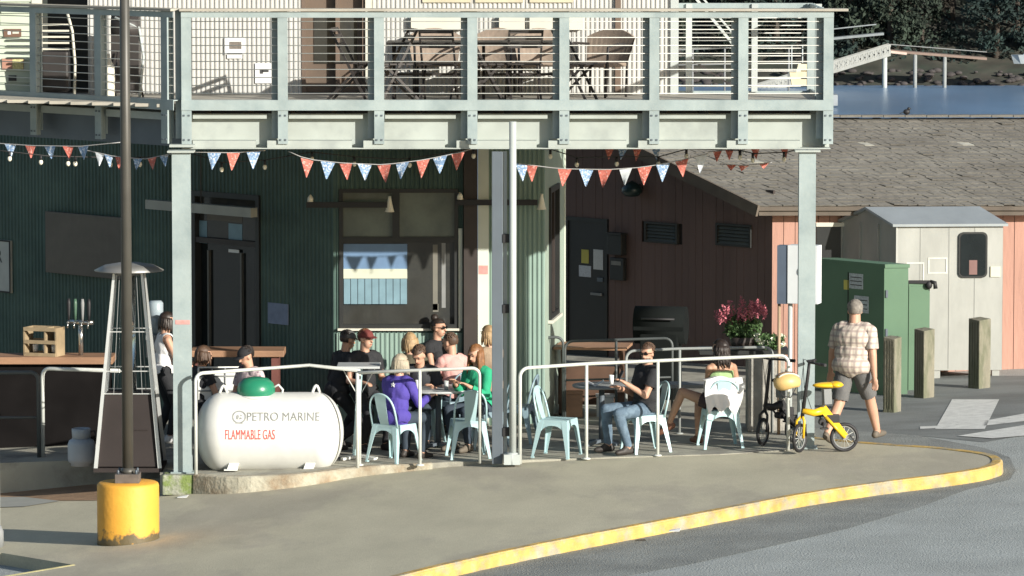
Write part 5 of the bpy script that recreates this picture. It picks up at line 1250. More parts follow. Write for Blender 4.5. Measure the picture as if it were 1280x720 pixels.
# ================================================================ FAR SHORE
tt = M('bank_grass', (.035,.048,.034), 1, var=.4, sc=.8, col2=(.055,.05,.04), mix=.5, msc=.6, sharp=.3)
def bank_z(x, y): return max(-4.5, -4.5 + (y-243)*.30 + .8*noise.noise(Vector((x*.08,y*.08,0)))*min(1,(y-240)/6)) if y < 300 else 12.6 + (y-300)*.15
m = MB(); nx, ny = 70, 26; vs = []; fs = []
for j in range(ny):
    y = 240 + (j/(ny-1))**1.6*220
    for i in range(nx): x = -110+i*3.2; vs.append((x, y+2*noise.noise(Vector((x*.05,0,3))), bank_z(x,y)))
for j in range(ny-1):
    for i in range(nx-1): fs.append((j*nx+i,j*nx+i+1,(j+1)*nx+i+1,(j+1)*nx+i))
m.add(vs, fs, True); tag(m.build('far_bank', tt), kind='structure')
# tideline stones
m = MB(); rnd = random.Random(11)
for i in range(260):
    x = rnd.uniform(2,40); y = 243+rnd.uniform(0,2.6); s_ = rnd.uniform(.12,.3); m.ell((x,y,-4.1+ (y-243)*.3),(s_,s_*.8,s_*.5),None,7,4)
o = m.build('shore_stones', M('shore_stone', (.05,.045,.045), .9, var=.3)); o['kind'] = 'stuff'
fgreen = [M('far_leaf_dark', (.008,.020,.022), .9, var=.4, sc=.6), M('far_leaf_green', (.012,.028,.025), .9, var=.4, sc=.6), M('far_leaf_olive', (.024,.038,.026), .9, var=.4, sc=.6)]
barkm = M('far_bark', (.06,.05,.04), .9)
def tree_proto(kind, seed):
    rnd = random.Random(seed); t = thing('shore_tree', 'x', 'tree', (0,0,0), 0, 'trees on the far shore')
    H = [8,6,4.2][kind]
    m = MB(); m.path([(0,0,-.5),(.1,0,H*.35),(.0,.1,H*.8)],[.22,.16,.05],7)
    for k in range(7): a = rnd.uniform(0,6.28); z = H*rnd.uniform(.2,.7); m.path([(0,0,z),(math.cos(a)*H*.16,math.sin(a)*H*.16,z+H*.1),(math.cos(a)*H*.27,math.sin(a)*H*.27,z+H*.12)],[.07,.05,.02],5)
    m.build('trunk', barkm, t, world=False)
    m = MB(); 
    for k in range(26):
        if kind == 0:
            f = k/26; z = H*(.12+.88*f); rr_ = H*.26*(1-f)+.25
            for j in range(4): a = rnd.uniform(0,6.28); leaves(m, (math.cos(a)*rr_*.6,math.sin(a)*rr_*.6,z-.1), (rr_*.5,rr_*.5,.35), 34, .34, rnd, -.3)
        else:
            a = rnd.uniform(0,6.28); q = rnd.random()**.5*H*.36; z = H*rnd.uniform(.12,.95); c = (math.cos(a)*q,math.sin(a)*q*.8,z); s_ = rnd.uniform(.35,.95); leaves(m, c, (s_,s_,s_*.75), 100, .26, rnd)
    o = m.build('crown', fgreen[kind], t, world=False)
    return t
protos = [tree_proto(0,1), tree_proto(1,2), tree_proto(2,3), tree_proto(1,4)]
rnd = random.Random(21); spots = []
kn = ['dark conifer','leafy green tree','low olive bush','rounded green tree']
k = 0
for row,(y,x0,x1,n) in enumerate(((249.5,8,32,9),(253,7,34,10),(258,7,34,10),(264,8,35,10))):
    for i in range(n):
        x = x0+(x1-x0)*(i+rnd.uniform(.1,.9))/n; spots.append((x, y+rnd.uniform(-1.5,1.5), row))
used = set(); seen_ = set()
lefts = ['far left','left of the pier head','behind the pier head','behind the pier','right of the pier','beside the moored boat','at the right edge']
for (x,y,row) in spots:
    kd = rnd.choice([2,2,1] if row == 0 else [0,1,3,0,1]); z = bank_z(x,y)
    px = 640+x/(y)*5880; py = 0
    col = ['seen through the balcony cables','behind the corner of the balcony','above the white gangway','above the pier head','above the middle of the pier','above the pier end','near the right edge of the picture','cut by right edge'][min(7,max(0,int((px-840)/60)))]
    lab = f"{kn[kd]}, {['front','second','third','rear'][row]} row on the far shore, {col}"
    sc_ = rnd.uniform(.85,1.15)
    if lab in seen_: lab = 'shorter '+lab; sc_ = .68
    if lab in seen_: lab = 'lowest and '+lab; sc_ = .5
    seen_.add(lab)
    if kd not in used: o = protos[kd]; used.add(kd); o.location = (x,y,z); o.rotation_euler.z = rnd.uniform(0,6); o['label'] = lab
    else: o = copy_tree(protos[kd], (x,y,z), rnd.uniform(0,6.28), lab)
    o.scale = (sc_,sc_,sc_*rnd.uniform(.9,1.15))
# understorey mass behind
m = MB(); rnd = random.Random(8)
for i in range(260): x = rnd.uniform(5,40); y = rnd.uniform(247,275); s_ = rnd.uniform(.5,1.4); leaves(m, (x,y,bank_z(x,y)+s_*.4), (s_,s_,s_*.7), 45, .34, rnd)
o = m.build('undergrowth', M('undergrowth_leaf', (.016,.032,.028), .9, var=.5, sc=.5)); o['kind'] = 'stuff'
# gangway and pier
YB = 241.5
g0 = P(1030,86,YB-.3); g1 = P(1112,61,YB-.3)
t = thing('white_gangway', 'long white gangway sloping up to the pier across the water', 'gangway', tuple((g0+g1)/2))
d = (g1-g0); g0 = g1 - d*2.4
for dy in (-.55,.55):
    m = MB(); m.beam(g0+Vector((0,dy,.22)), g1+Vector((0,dy,.22)), .08,.10); m.beam(g0+Vector((0,dy,-.26)), g1+Vector((0,dy,-.26)), .08,.16); m.build('side_rail', alum, t)
    m = MB(); n = 34
    for i in range(n): a = g0.lerp(g1,i/n); b_ = g0.lerp(g1,(i+1)/n); m.beam(a+Vector((0,dy,-.26)), b_+Vector((0,dy,.2)), .06,.07); m.beam(b_+Vector((0,dy,-.26)), a+Vector((0,dy,.2)), .06,.07)
    m.beam(g0+Vector((0,dy,-.02)), g1+Vector((0,dy,-.02)), .03,.36); m.build('side_panel', alum, t)
m = MB(); m.beam(g0-Vector((0,0,.3)), g1-Vector((0,0,.3)), 1.0,.05); m.build('walkway', alum, t)
t = thing('far_pier', 'thin wooden pier on pale piles along the far shore', 'pier', tuple(P(1165,66,YB)))
a = P(1106,63,YB); b_ = P(1232,73,YB); m = MB(); m.beam(a,b_,1.4,.12); m.build('pier_deck', M('pier_wood', (.22,.16,.13), .8, var=.2, sc=1), t)
m = MB(); m.beam(a+Vector((0,-.6,.35)), b_+Vector((0,-.6,.35)),.04,.04); m.build('handrail', greym, t)
m = MB(); c_ = P(1132,66,YB); m.beam(a+Vector((0,-.72,-.02)), c_+Vector((0,-.72,-.02)),.04,.12); m.build('pale_edge', M('pale_pink_edge', (.55,.42,.36), .7), t)
for px in (1106,1144,1181):
    p0 = P(px,68,YB-.6); m = MB(); m.tube((p0.x,p0.y,-5),(p0.x,p0.y,p0.z), .10 if px>1110 else .13, n=9); m.build('pile', pipem if px == 1106 else M('dull_pile', (.24,.26,.26), .8), t)
# second pier / rails behind
t = thing('far_walkway', 'grey railed walkway half hidden among trees behind the white gangway', 'walkway', tuple(P(1070,42,246)))
a = P(1020,50,246); b_ = P(1104,42,246)
m = MB(); m.beam(a,b_,1.0,.12); m.build('walkway_deck', M('far_grey', (.22,.25,.26), .7), t)
m = MB(); m.beam(a+Vector((0,-.5,.5)),b_+Vector((-.4,-.5,.5)),.05,.06); m.build('handrail', M('far_grey', (0,0,0)), t)
# moored boat at the right edge
p = P(1280,72,240.5); t = thing('moored_boat', 'pale grey boat half cut off at the right edge of the far shore', 'boat', (p.x+.6,p.y,p.z+.15-(p.z+4)*.42)); t.scale = (.42,.42,.42)
hx = [( -3.0,0,.9),(-2.2,.6,.5),(0,.85,.4),(2.6,.7,.45)]
bm_v = []; m = MB(); zt_ = p.z+4
for (x,w_,_) in hx: bm_v += [(x,-w_,zt_),(x,w_,zt_),(x+.35*(x<-2),-w_*.6,zt_-1.1),(x+.35*(x<-2),w_*.6,zt_-1.1)]
fs = []
for i in range(3): a=i*4; b_=a+4; fs += [(a,b_,b_+2,a+2),(a+1,a+3,b_+3,b_+1),(a,a+1,b_+1,b_),(a+2,b_+2,b_+3,a+3)]
fs += [(12,13,15,14),(0,2,3,1)]
boatm = M('boat_grey', (.36,.40,.42), .5); m.add(bm_v, fs); m.build('hull', boatm, t, world=False)
m = MB(); m.hexa([(-1.6,-.6,zt_),(2,-.6,zt_),(2,.6,zt_),(-1.6,.6,zt_),(-.7,-.5,zt_+.8),(1.8,-.5,zt_+.8),(1.8,.5,zt_+.8),(-.7,.5,zt_+.8)]); c_ = m.build('cabin', boatm, t, world=False)
m = MB(); m.box((.6,-.575,zt_+.45),(1.6,.02,.3)); m.build('cabin_window', glassd, c_, world=False)
# far cottage glimpsed at the top
p = P(1152,14,256); t = thing('blue_grey_shack', 'small blue-grey shack among the far trees near the top edge', 'shack', (p.x,256,bank_z(p.x,256)))
h_ = p.z+.2-bank_z(p.x,256); m = MB(); m.box((0,0,h_/2),(2.6,2,h_)); m.build('wall', M('shack_blue', (.12,.17,.24), .8), t, world=False)
m = MB(); m.prism([(-1.5,-1.2,h_),(1.5,-1.2,h_),(0,-1.2,h_+1.1)],(0,2.4,0)); m.build('roof', greym, t, world=False)
m = MB(); m.box((-.4,-1.02,h_-.8),(.6,.05,.7)); m.build('window', paperb, t, world=False)
# floating dock, masts and a cream boat glimpsed through the right bay
YD = 218
p = P(1003,90,YD); t = thing('cream_boat', 'small cream cabin boat seen through the right end of the balcony railing', 'boat', (p.x,YD,-4))
m = MB(); L_ = .95; zb2 = p.z+4
m.hexa([(-.5,-.3,zb2-.6),(.4,-.3,zb2-.6),(.4,.3,zb2-.6),(-.5,.3,zb2-.6),(-.62,-.4,zb2),(.5,-.4,zb2),(.5,.4,zb2),(-.62,.4,zb2)]); m.build('hull', M('cream_boat_paint', (.66,.58,.38), .5), t, world=False)
m = MB(); m.hexa([(-.3,-.28,zb2),(.35,-.28,zb2),(.35,.28,zb2),(-.3,.28,zb2),(-.2,-.22,zb2+.38),(.3,-.22,zb2+.38),(.3,.22,zb2+.38),(-.2,.22,zb2+.38)]); m.build('cabin', M('cream_boat_paint', (0,0,0)), t, world=False)
for dx in (-.5,0,.45): m = MB(); m.tube((dx,0,zb2-.1),(dx,0,zb2+1.25),.03,n=6); m.build('pole', pipem, t, world=False)
m = MB(); m.box((-1.2,.8,.35),(6,1.2,.5)); 
q = thing('floating_dock', 'grey floating dock with a thin handrail seen through the balcony cables', 'dock', (p.x,YD+2,-4)); m.build('float', M('dock_grey', (.28,.31,.33), .8), q, world=False)
m = MB(); m.beam((-6,.3,2.7),(.8,.3,2.95),.05,.05); m.beam((-6,.3,2.0),(.8,.3,2.1),.04,.04); m.build('handrail', greym, q, world=False)
for x in (-5,-3.5,-2,-.5,.8): m = MB(); m.tube((x,.3,.1),(x,.3,2.8),.045,n=6); m.build('stanchion', greym, q, world=False)
# stair going down beyond the deck
YS = 60.6
t = thing('metal_stair', 'thin metal stair rail slanting down beyond the building corner on the balcony', 'stair', tuple(P(900,60,YS)))
for (x0,y0,x1,y1,mt,w_) in ((865,-8,925,66,pipem,.035),(872,-10,932,60,pipem,.025),(785,22,928,116,drk,.022)):
    m = MB(); m.beam(P(x0,y0,YS), P(x1,y1,YS), w_, w_); m.build('handrail' if mt is pipem else 'stair_stringer', mt, t)
# hanging twig at the top, close to the camera side
p = P(1182,-30,44); t = thing('hanging_foliage', 'small dark out of focus tuft hanging into the top edge of the picture', 'twig', tuple(p))
m = MB(); m.path([p+Vector((0,0,.3)), p, p-Vector((.01,0,.28))],.006,5); m.build('stem', blk, t)
m = MB(); rnd = random.Random(2); leaves(m, p-Vector((0,0,.1)), (.05,.05,.26), 260, .05, rnd); o = m.build('leaves', M('dark_tuft', (.012,.010,.006), .9), t); o['kind'] = 'stuff'
# ================================================================ PEOPLE
def cloth(name, col, **k): return M(name, col, .85, var=k.pop('var',.10), sc=k.pop('sc',5), bump=.25, bs=60, **k)
skinL = M('skin_fair', (.50,.29,.20), .55, var=.08, sc=6); skinT = M('skin_tan', (.42,.24,.155), .55, var=.08, sc=6)
def ik(a, b, l1, l2, pole):
    d = b-a; L = d.length; mx_ = (l1+l2)*.995
    if L > mx_: b = a + d*(mx_/L); d = b-a; L = mx_
    x = (l1*l1-l2*l2+L*L)/(2*L); h = math.sqrt(max(0,l1*l1-x*x)); dn = d.normalized()
    p = (Vector(pole)-dn*Vector(pole).dot(dn)).normalized(); return a+dn*x+p*h, b
def rotm(f, up=Vector((0,0,1))):
    y = -Vector(f).normalized(); x = y.cross(up).normalized(); z = x.cross(y); return Matrix((x,y,z)).transposed()
def add_prim(mb, pr):
    if pr[0] == 'c': 
        _, a, b, r0, r1, _ = pr; d = (b-a).normalized(); x = d.orthogonal().normalized(); y = d.cross(x); n = 14; rows = []
        for i in range(5): t = math.pi/2*i/4; rows.append((a - d*r0*math.cos(t), r0*math.sin(t)))
        for i in range(5): t = math.pi/2*i/4; rows.append((b + d*r1*math.sin(t), r1*math.cos(t)))
        vs = [c + (x*math.cos(2*math.pi*k/n)+y*math.sin(2*math.pi*k/n))*max(r,1e-4) for c, r in rows for k in range(n)]
        mb.add(vs, [(i*n+k,i*n+(k+1)%n,(i+1)*n+(k+1)%n,(i+1)*n+k) for i in range(9) for k in range(n)] + [tuple(range(n))[::-1], tuple(9*n+k for k in range(n))])
    else: mb.ell(pr[1], pr[2], pr[3], 18, 12)
def remesh(mb, voxel, smooth=3, fac=.5):
    me = bpy.data.meshes.new('tmp'); me.from_pydata(mb.v, [], mb.f); o = bpy.data.objects.new('tmp', me); C.objects.link(o)
    q = o.modifiers.new('r','REMESH'); q.mode = 'VOXEL'; q.voxel_size = voxel; q.use_smooth_shade = True
    s_ = o.modifiers.new('s','SMOOTH'); s_.factor = fac; s_.iterations = smooth
    dg = bpy.context.evaluated_depsgraph_get(); dg.update(); out = bpy.data.meshes.new_from_object(o.evaluated_get(dg)); bpy.data.objects.remove(o); bpy.data.meshes.remove(me)
    return out
def person(label, px, gy, rz, top, skin, lean=8, side=0, twist=0, head=(0,0), hip=None, hands=((.2,-.38,.74),(-.2,-.38,.74)), feet=((.13,-.36),(-.13,-.36)), footdir=((.1,-1),(-.1,-1)),
           sleeve=.55, topcol=None, bottom=None, pants=1.0, shoe=None, shoe_cut=None, hair=None, hairstyle='short', face_items=(), female=False, loc=None, kneepole=None, long_top=.0, feetz=(.0,.0), S=1.0, bare_back=False, hip_y=.0, voxel=.0105, elbow=(0,.4,-1), girth=1.0, HSZ=1.0):
    b = Vector(floor_pt(px, gy)) if loc is None else Vector(loc)
    t = thing('person', label, 'person', b, rz)
    sit = hip is None or hip < .75; hz = .515 if hip is None else hip
    w = .94 if female else 1.0
    if girth > 1: w *= girth**.5
    Rt = Matrix.Rotation(R(lean),3,'X') @ Matrix.Rotation(R(side),3,'Y') if True else None
    Tw = Matrix.Rotation(R(twist),3,'Z')
    H = Vector((0, hip_y, hz)); Bs = Tw @ Rt; up = Bs @ Vector((0,0,1)); lat = Bs @ Vector((1,0,0)); fr = Bs @ Vector((0,-1,0))
    N = H + up*.50*S; pr = []; bm3 = Bs
    pr.append(('e', H+up*.03, Vector((.165*(1.03 if female else 1),.118,.115)), bm3, 'pelvis'))
    pr.append(('e', H+up*.17, Vector((.138*w,.100,.15)), bm3, 'torso'))
    pr.append(('e', H+up*.34+fr*.008, Vector((.160*w,.112,.165)), bm3, 'torso'))
    pr.append(('c', N-up*.055-lat*.12*w, N-up*.055+lat*.12*w, .066*w, .066*w, 'torso'))
    if girth != 1.0: pr = [(q[0],q[1],Vector((q[2][0]*girth,q[2][1]*(girth*1.05),q[2][2])),q[3],q[4]) if q[0]=='e' else q for q in pr]
    if female: 
        for s_ in (-1,1): pr.append(('e', H+up*.315+fr*.085+lat*.07*s_, Vector((.065,.055,.06)), bm3, 'torso'))
    hy, hp = R(head[0]), R(head[1])
    hf = Matrix.Rotation(hy,3,'Z') @ (Matrix.Rotation(hp,3,'X') @ Vector((0,-1,0))); hm = rotm(hf); hu = hm @ Vector((0,0,1)); hx_ = hm @ Vector((1,0,0))
    NB = N + up*.055 + Vector((0,0,.02)); HC = NB + up*.018 + hf*.028 + Vector((0,0,.062)); 
    pr.append(('c', N-up*.02, NB+Vector((0,0,.03))+hf*.005, .061*w, .056*w, 'neck'))
    pr.append(('e', HC+hu*.028-hf*.006, Vector((.074,.092,.088))*HSZ, hm, 'head')); pr.append(('e', HC-hu*.045+hf*.024, Vector((.054,.060,.062)), hm, 'head'))
    pr.append(('c', HC+hf*.083+hu*.014, HC+hf*.104-hu*.020, .009, .014, 'head')); pr.append(('c', HC+hf*.074-hu*.052-hx_*.016, HC+hf*.074-hu*.052+hx_*.016, .012,.012,'head'))
    pr.append(('c', HC+hf*.080+hu*.034-hx_*.035, HC+hf*.080+hu*.034+hx_*.035, .010,.010,'head'))
    for s_ in (-1,1): pr.append(('e', HC+hx_*.076*s_-hu*.005, Vector((.010,.020,.030)), hm, 'head'))
    handc = []
    for i, s_ in enumerate((1,-1)):
        sh = N - up*.065 + lat*.175*w*s_; hd = Vector(hands[i]); el, wr = ik(sh, hd, .285*S, .255*S, (s_*elbow[0]+s_*.35, elbow[1], elbow[2]))
        pr.append(('c', sh, el, .052*w, .039*w, 'uarm')); pr.append(('c', el, wr, .040*w, .027*w, 'farm'))
        fd = (wr-el).normalized(); dn = Vector((0,0,-1)); sd = fd.cross(dn); sd = sd.normalized() if sd.length > .1 else Vector((1,0,0)); pn = sd.cross(fd).normalized(); hmx = Matrix((sd, -fd, -pn)).transposed()
        pc = wr+fd*.055; pr.append(('e', pc, Vector((.040,.055,.018)), hmx, 'hand'))
        pr.append(('c', wr, pc, .025, .022, 'hand'))
        for k,(o_,L) in enumerate(((-.03,.068),(-.010,.078),(.011,.073),(.031,.058))):
            a = pc+fd*.036+sd*o_; m1 = a+fd*L*.5+pn*L*.10; m2 = m1 + fd*L*.38+pn*L*.32
            pr.append(('c', a, m1, .0115, .0105, 'hand')); pr.append(('c', m1, m2, .0105, .009, 'hand'))
        th = pc-fd*.015-sd*.034*s_; pr.append(('c', th, th-sd*.03*s_+fd*.035+pn*.01, .0135,.0105,'hand')); handc.append((pc, fd, sd, pn))
    ankles = []
    for i, s_ in enumerate((1,-1)):
        hj = H + lat*.085*s_ - up*.0; f = feet[i]; an = Vector((f[0], f[1], .085+feetz[i]+(f[2] if len(f) > 2 else 0)))
        kp = kneepole[i] if kneepole else ((s_*.08,-.6,.8) if sit else (0,-1,.2))
        kn_, an = ik(hj, an, .43*S, .42*S, kp); ankles.append(an)
        lg = girth**.6; pr.append(('c', hj, kn_, .083*lg, .055*lg, 'thigh')); mid = kn_.lerp(an,.38); pr.append(('c', kn_, mid, .053*lg, .053*lg, 'shin')); pr.append(('c', mid, an, .053*lg, .034*lg, 'shin2'))
        fdv = Vector((footdir[i][0], footdir[i][1], footdir[i][2] if len(footdir[i]) > 2 else 0)).normalized(); dnv = Vector((0,0,-1)) if abs(fdv.z) < .5 else Vector((0,-.5,-.6)).normalized()
        he = an + dnv*.045 - fdv*.045; ba = an + dnv*.052 + fdv*.10; to = an + dnv*.058 + fdv*.155
        pr.append(('c', an, he, .036, .034, 'foot')); pr.append(('c', he, ba, .034, .034, 'foot')); pr.append(('c', ba, to, .034, .026, 'foot')); pr.append(('c', an, ba, .036, .028, 'foot'))
    mb = MB(); 
    for p_ in pr: add_prim(mb, p_)
    me = remesh(mb, voxel, 3); me.name = 'body'; me.materials.clear(); me.materials.append(skin)
    o = bpy.data.objects.new('body', me); C.objects.link(o); o.parent = t
    # regions
    nv = len(me.vertices); co = np.empty(nv*3); me.vertices.foreach_get('co', co); co = co.reshape(-1,3); nrm = np.empty(nv*3); me.vertices.foreach_get('normal', nrm); nrm = nrm.reshape(-1,3)
    best = np.full(nv, 9.); reg = np.zeros(nv, int); tp = np.zeros(nv); names = []
    for k, p_ in enumerate(pr):
        names.append(p_[-1])
        if p_[0] == 'c':
            a = np.array(p_[1]); d = np.array(p_[2])-a; q = np.clip(((co-a)@d)/(d@d),0,1); dist = np.linalg.norm(co-a-q[:,None]*d, axis=1) - (p_[3]+(p_[4]-p_[3])*q)
        else:
            mi = np.array(p_[3].transposed()); loc_ = (co-np.array(p_[1]))@mi.T/np.array(p_[2]); q = np.zeros(nv); dist = (np.linalg.norm(loc_,axis=1)-1)*min(p_[2])
        u_ = dist < best; best[u_] = dist[u_]; reg[u_] = k; tp[u_] = q[u_]
    rn = np.array(names)[reg]; ts = (co-np.array(H))@np.array(up)
    seed = abs(hash(label)) % 97 if False else sum(map(ord,label)) % 97
    def shell(sel, off, name, mat, lab=None, fold=.006, ff_=28, flare=None):
        polys = [p for p in me.polygons if all(sel[v] for v in p.vertices)]
        if not polys: return
        ids = sorted({v for p in polys for v in p.vertices}); mp = {v:i for i,v in enumerate(ids)}
        vs = []
        for v in ids:
            c = Vector(co[v]); n_ = Vector(nrm[v]); f = noise.noise(c*ff_*.45+Vector((seed,0,0)))*1.0 + .5*noise.noise(Vector((c.x*ff_,c.y*ff_,c.z*ff_*.4+seed)))
            oo = off + fold*f + (flare(v) if flare else 0); vs.append(c+n_*oo)
        m_ = bpy.data.meshes.new(name); m_.from_pydata(vs, [], [tuple(mp[v] for v in p.vertices) for p in polys]); m_.polygons.foreach_set('use_smooth',[True]*len(polys)); m_.materials.append(mat)
        oc = bpy.data.objects.new(name, m_); C.objects.link(oc); oc.parent = t
        if lab: oc['label'] = lab
        return oc
    if bottom:
        sel = ((rn=='pelvis')|(rn=='torso'))&(ts<.13)|(rn=='thigh')&(tp<=min(1,pants*2+.01))
        if pants > .5: sel |= (rn=='shin')|((rn=='shin2')&(tp < (pants-.5)*2))
        if pants >= 1: sel |= (rn=='foot')&(co[:,2] > .10)
        if sit: sel |= (rn=='torso')&(ts<.10)
        shell(sel, .010 if pants >= 1 else .016, 'trousers' if pants > .6 else 'shorts', bottom, flare=lambda v: .012*tp[v] if rn[v]=='thigh' and pants < .6 else 0)
    if topcol:
        sel = (rn=='torso')|((rn=='pelvis')&(ts>-.02-long_top)) if not bare_back else (rn=='torso')&(ts<.41)&(ts>.08)
        if long_top: sel |= (rn=='thigh')&(tp<.12)&(ts>-.1)
        if sleeve > 0: sel |= (rn=='uarm')&(tp <= min(1,sleeve*1.0) if sleeve <= 1 else rn=='uarm')
        if sleeve > 1: sel |= (rn=='farm')&(tp < (sleeve-1))
        if sleeve >= 1.0: sel |= (rn=='uarm')
        if sleeve == 0: sel &= ~(np.abs((co-np.array(N))@np.array(lat)) > .15)
        if sleeve > 0: sel |= (rn=='neck')&(((co-np.array(N))@np.array(up)) < .015)
        shell(sel, .017, 'shirt', topcol, flare=lambda v: .020*max(0,1-ts[v]/.2) if rn[v] in ('pelvis','torso') and ts[v] < .2 else (.010*tp[v] if rn[v]=='uarm' and sleeve < .99 else 0), fold=.009)
    da = [np.linalg.norm(co-np.array(a), axis=1) for a in ankles]
    if shoe:
        for q_ in (0,1): shell((rn=='foot')&(da[q_] < da[1-q_]), .006, 'shoe', shoe, fold=.001)
    # face
    for s_ in (-1,1):
        m = MB(); m.ell(HC+hf*.083+hu*.016+hx_*.030*s_, (.012,.008,.007), hm, 8, 6); m.build('eye', M('eye_dark', (.03,.02,.015), .2), t, world=False)
        m = MB(); m.path([HC+hf*.091+hu*.037+hx_*.018*s_, HC+hf*.088+hu*.042+hx_*.045*s_],.0045,5); m.build('eyebrow', hair or ink, t, world=False)
    m = MB(); m.path([HC+hf*.085-hu*.052-hx_*.02, HC+hf*.0895-hu*.0525, HC+hf*.085-hu*.052+hx_*.02],.0045,6); m.build('mouth', M('lip', (.30,.10,.08), .5), t, world=False)
    if hair:
        hb = MB(); sc_ = HC+hu*.035-hf*.016
        hs = MB().ell((0,0,0),(1,1,1),None,34,24); vs = []; 
        keep = []
        for v in hs.v:
            q = Vector(v); dn_ = 1+.05*noise.noise(q*5+Vector((seed,1,2)))+.03*noise.noise(q*14); vs.append(sc_ + hm @ Vector((q.x*.084*dn_*HSZ, q.y*.106*dn_*HSZ, q.z*.098*dn_*HSZ)))
            fz = -q.y; lim = .38 if hairstyle != 'bald' else .9
            keep.append(not (fz > .30 and q.z < lim) and not (fz > -.25 and q.z < -.12) and not (q.z < (-.62 if hairstyle in ('short','cap') else -.9)))
            if hairstyle == 'thin' : pass
        m = MB(); m.add(vs, [f for f in hs.f if all(keep[i] for i in f)], True)
        rn_ = random.Random(seed)
        if hairstyle in ('long','wavy','bob'):
            L = {'long':.34,'wavy':.28,'bob':.17}[hairstyle]
            for i in range(46):
                a = rn_.uniform(-2.0,2.0); rx = math.sin(a)*.078; ry = math.cos(a)*.088; st = sc_ + hm @ Vector((rx,ry,.02)); l_ = L*rn_.uniform(.75,1.05); pts = [st]
                for j in range(1,6):
                    f = j/5; wv = .014*math.sin(f*9+i) if hairstyle == 'wavy' else .004*math.sin(f*5+i); pts.append(st + (hm @ Vector((rx*.35*f+wv, ry*.30*f, 0))) + Vector((0,0,-l_*f)))
                m.path(pts, [.017,.02,.019,.017,.012,.004], 6)
        elif hairstyle == 'short' :
            for i in range(110):
                a = rn_.uniform(0,6.28); b_ = rn_.uniform(.1,1.2); q = Vector((math.cos(a)*math.sin(b_), abs(math.sin(a)*math.sin(b_))*(.95) if b_ > .8 else math.sin(a)*math.sin(b_), math.cos(b_))); st = sc_ + hm @ Vector((q.x*.078,q.y*.098,q.z*.092)); m.path([st, st + hm @ (q*.014+Vector((.006,.01,-.004)))], .013, 5, .006)
        if hairstyle == 'bun':
            q = MB().ell((0,0,0),(1,1,1),None,14,10); c_ = sc_+hu*.10-hf*.05; m.add([c_+Vector(v)*.048*(1+.15*noise.noise(Vector(v)*3)) for v in q.v], q.f, True)
        m.build('hair', hair, t, world=False)
    for it in face_items:
        if it == 'sunglasses':
            m = MB()
            for s_ in (-1,1): m.ell(HC+hf*.098+hu*.018+hx_*.031*s_, (.027,.006,.019), hm, 12, 8); m.path([HC+hf*.094+hu*.022+hx_*.055*s_, HC+hf*.03+hu*.02+hx_*.082*s_, HC-hf*.01+hu*.015+hx_*.082*s_],.004,5)
            m.tube(HC+hf*.10+hu*.022-hx_*.01, HC+hf*.10+hu*.022+hx_*.01, .004, n=5); m.build('sunglasses', M('sunglass', (.008,.008,.008), .12), t, world=False)
        if it == 'beard':
            m = MB(); m.ell(HC-hu*.062+hf*.030,(.057,.062,.048),hm,16,10); m.build('beard', hair, t, world=False)
        if isinstance(it, tuple) and it[0] == 'cap':
            q = MB().ell((0,0,0),(1,1,1),None,26,18); m = MB(); cc = HC+hu*.042-hf*.008; vs = [cc + hm @ Vector((v[0]*.088,v[1]*.108,max(v[2],-.12)*.092)) for v in q.v]; m.add(vs, q.f, True); ca = m.build('cap', it[1], t, world=False)
            m = MB(); n = 9; top_, bot_ = [], []
            for i in range(n): a = math.pi*i/(n-1); p0 = cc + hm @ Vector((math.cos(a)*.080,-.055-math.sin(a)*.035,.0)); p1 = cc + hm @ Vector((math.cos(a)*.074,-.075-math.sin(a)*.10,-.022+.008*math.sin(a))); top_.append(p0); bot_.append(p1)
            k_ = hu*.006; vs = top_+bot_+[v+k_ for v in top_]+[v+k_ for v in bot_]; fs = [(i,i+1,n+i+1,n+i) for i in range(n-1)]+[(2*n+i,3*n+i,3*n+i+1,2*n+i+1) for i in range(n-1)]+[(n+i,n+i+1,3*n+i+1,3*n+i) for i in range(n-1)]
            m.add(vs, fs); m.build('visor', it[1], ca, world=False)
    return t, dict(H=H,N=N,up=up,lat=lat,fr=fr,HC=HC,hf=hf,hu=hu,hands=handc)
hbrown = M('hair_brown', (.075,.042,.025), .6, var=.3, sc=20); hblond = M('hair_blond', (.34,.23,.12), .6, var=.25, sc=20); hgrey = M('hair_grey_blond', (.36,.31,.23), .6, var=.2, sc=20); hdark = M('hair_dark', (.022,.015,.012), .5, var=.3, sc=20); haub = M('hair_auburn', (.20,.09,.035), .55, var=.3, sc=20)
blkc = cloth('black_cotton', (.016,.017,.020)); navy = cloth('charcoal_cotton', (.030,.032,.038)); jean = cloth('blue_denim', (.085,.13,.18), col2=(.13,.19,.25), mix=.5, msc=8); jeand = cloth('dark_denim', (.03,.045,.065))
purple = cloth('purple_knit', (.070,.050,.30)); pink = cloth('pale_pink_cotton', (.60,.33,.30)); green = cloth('green_knit', (.02,.33,.17)); whitec = cloth('white_cotton', (.68,.68,.68)); greyc = cloth('grey_shorts_cotton', (.12,.12,.12)); shoed = M('dark_shoe', (.03,.025,.022), .6); shoel = M('tan_shoe', (.13,.11,.085), .7); limec = cloth('pale_green_cotton', (.30,.44,.20)); redcap = cloth('maroon_cap', (.14,.030,.025))
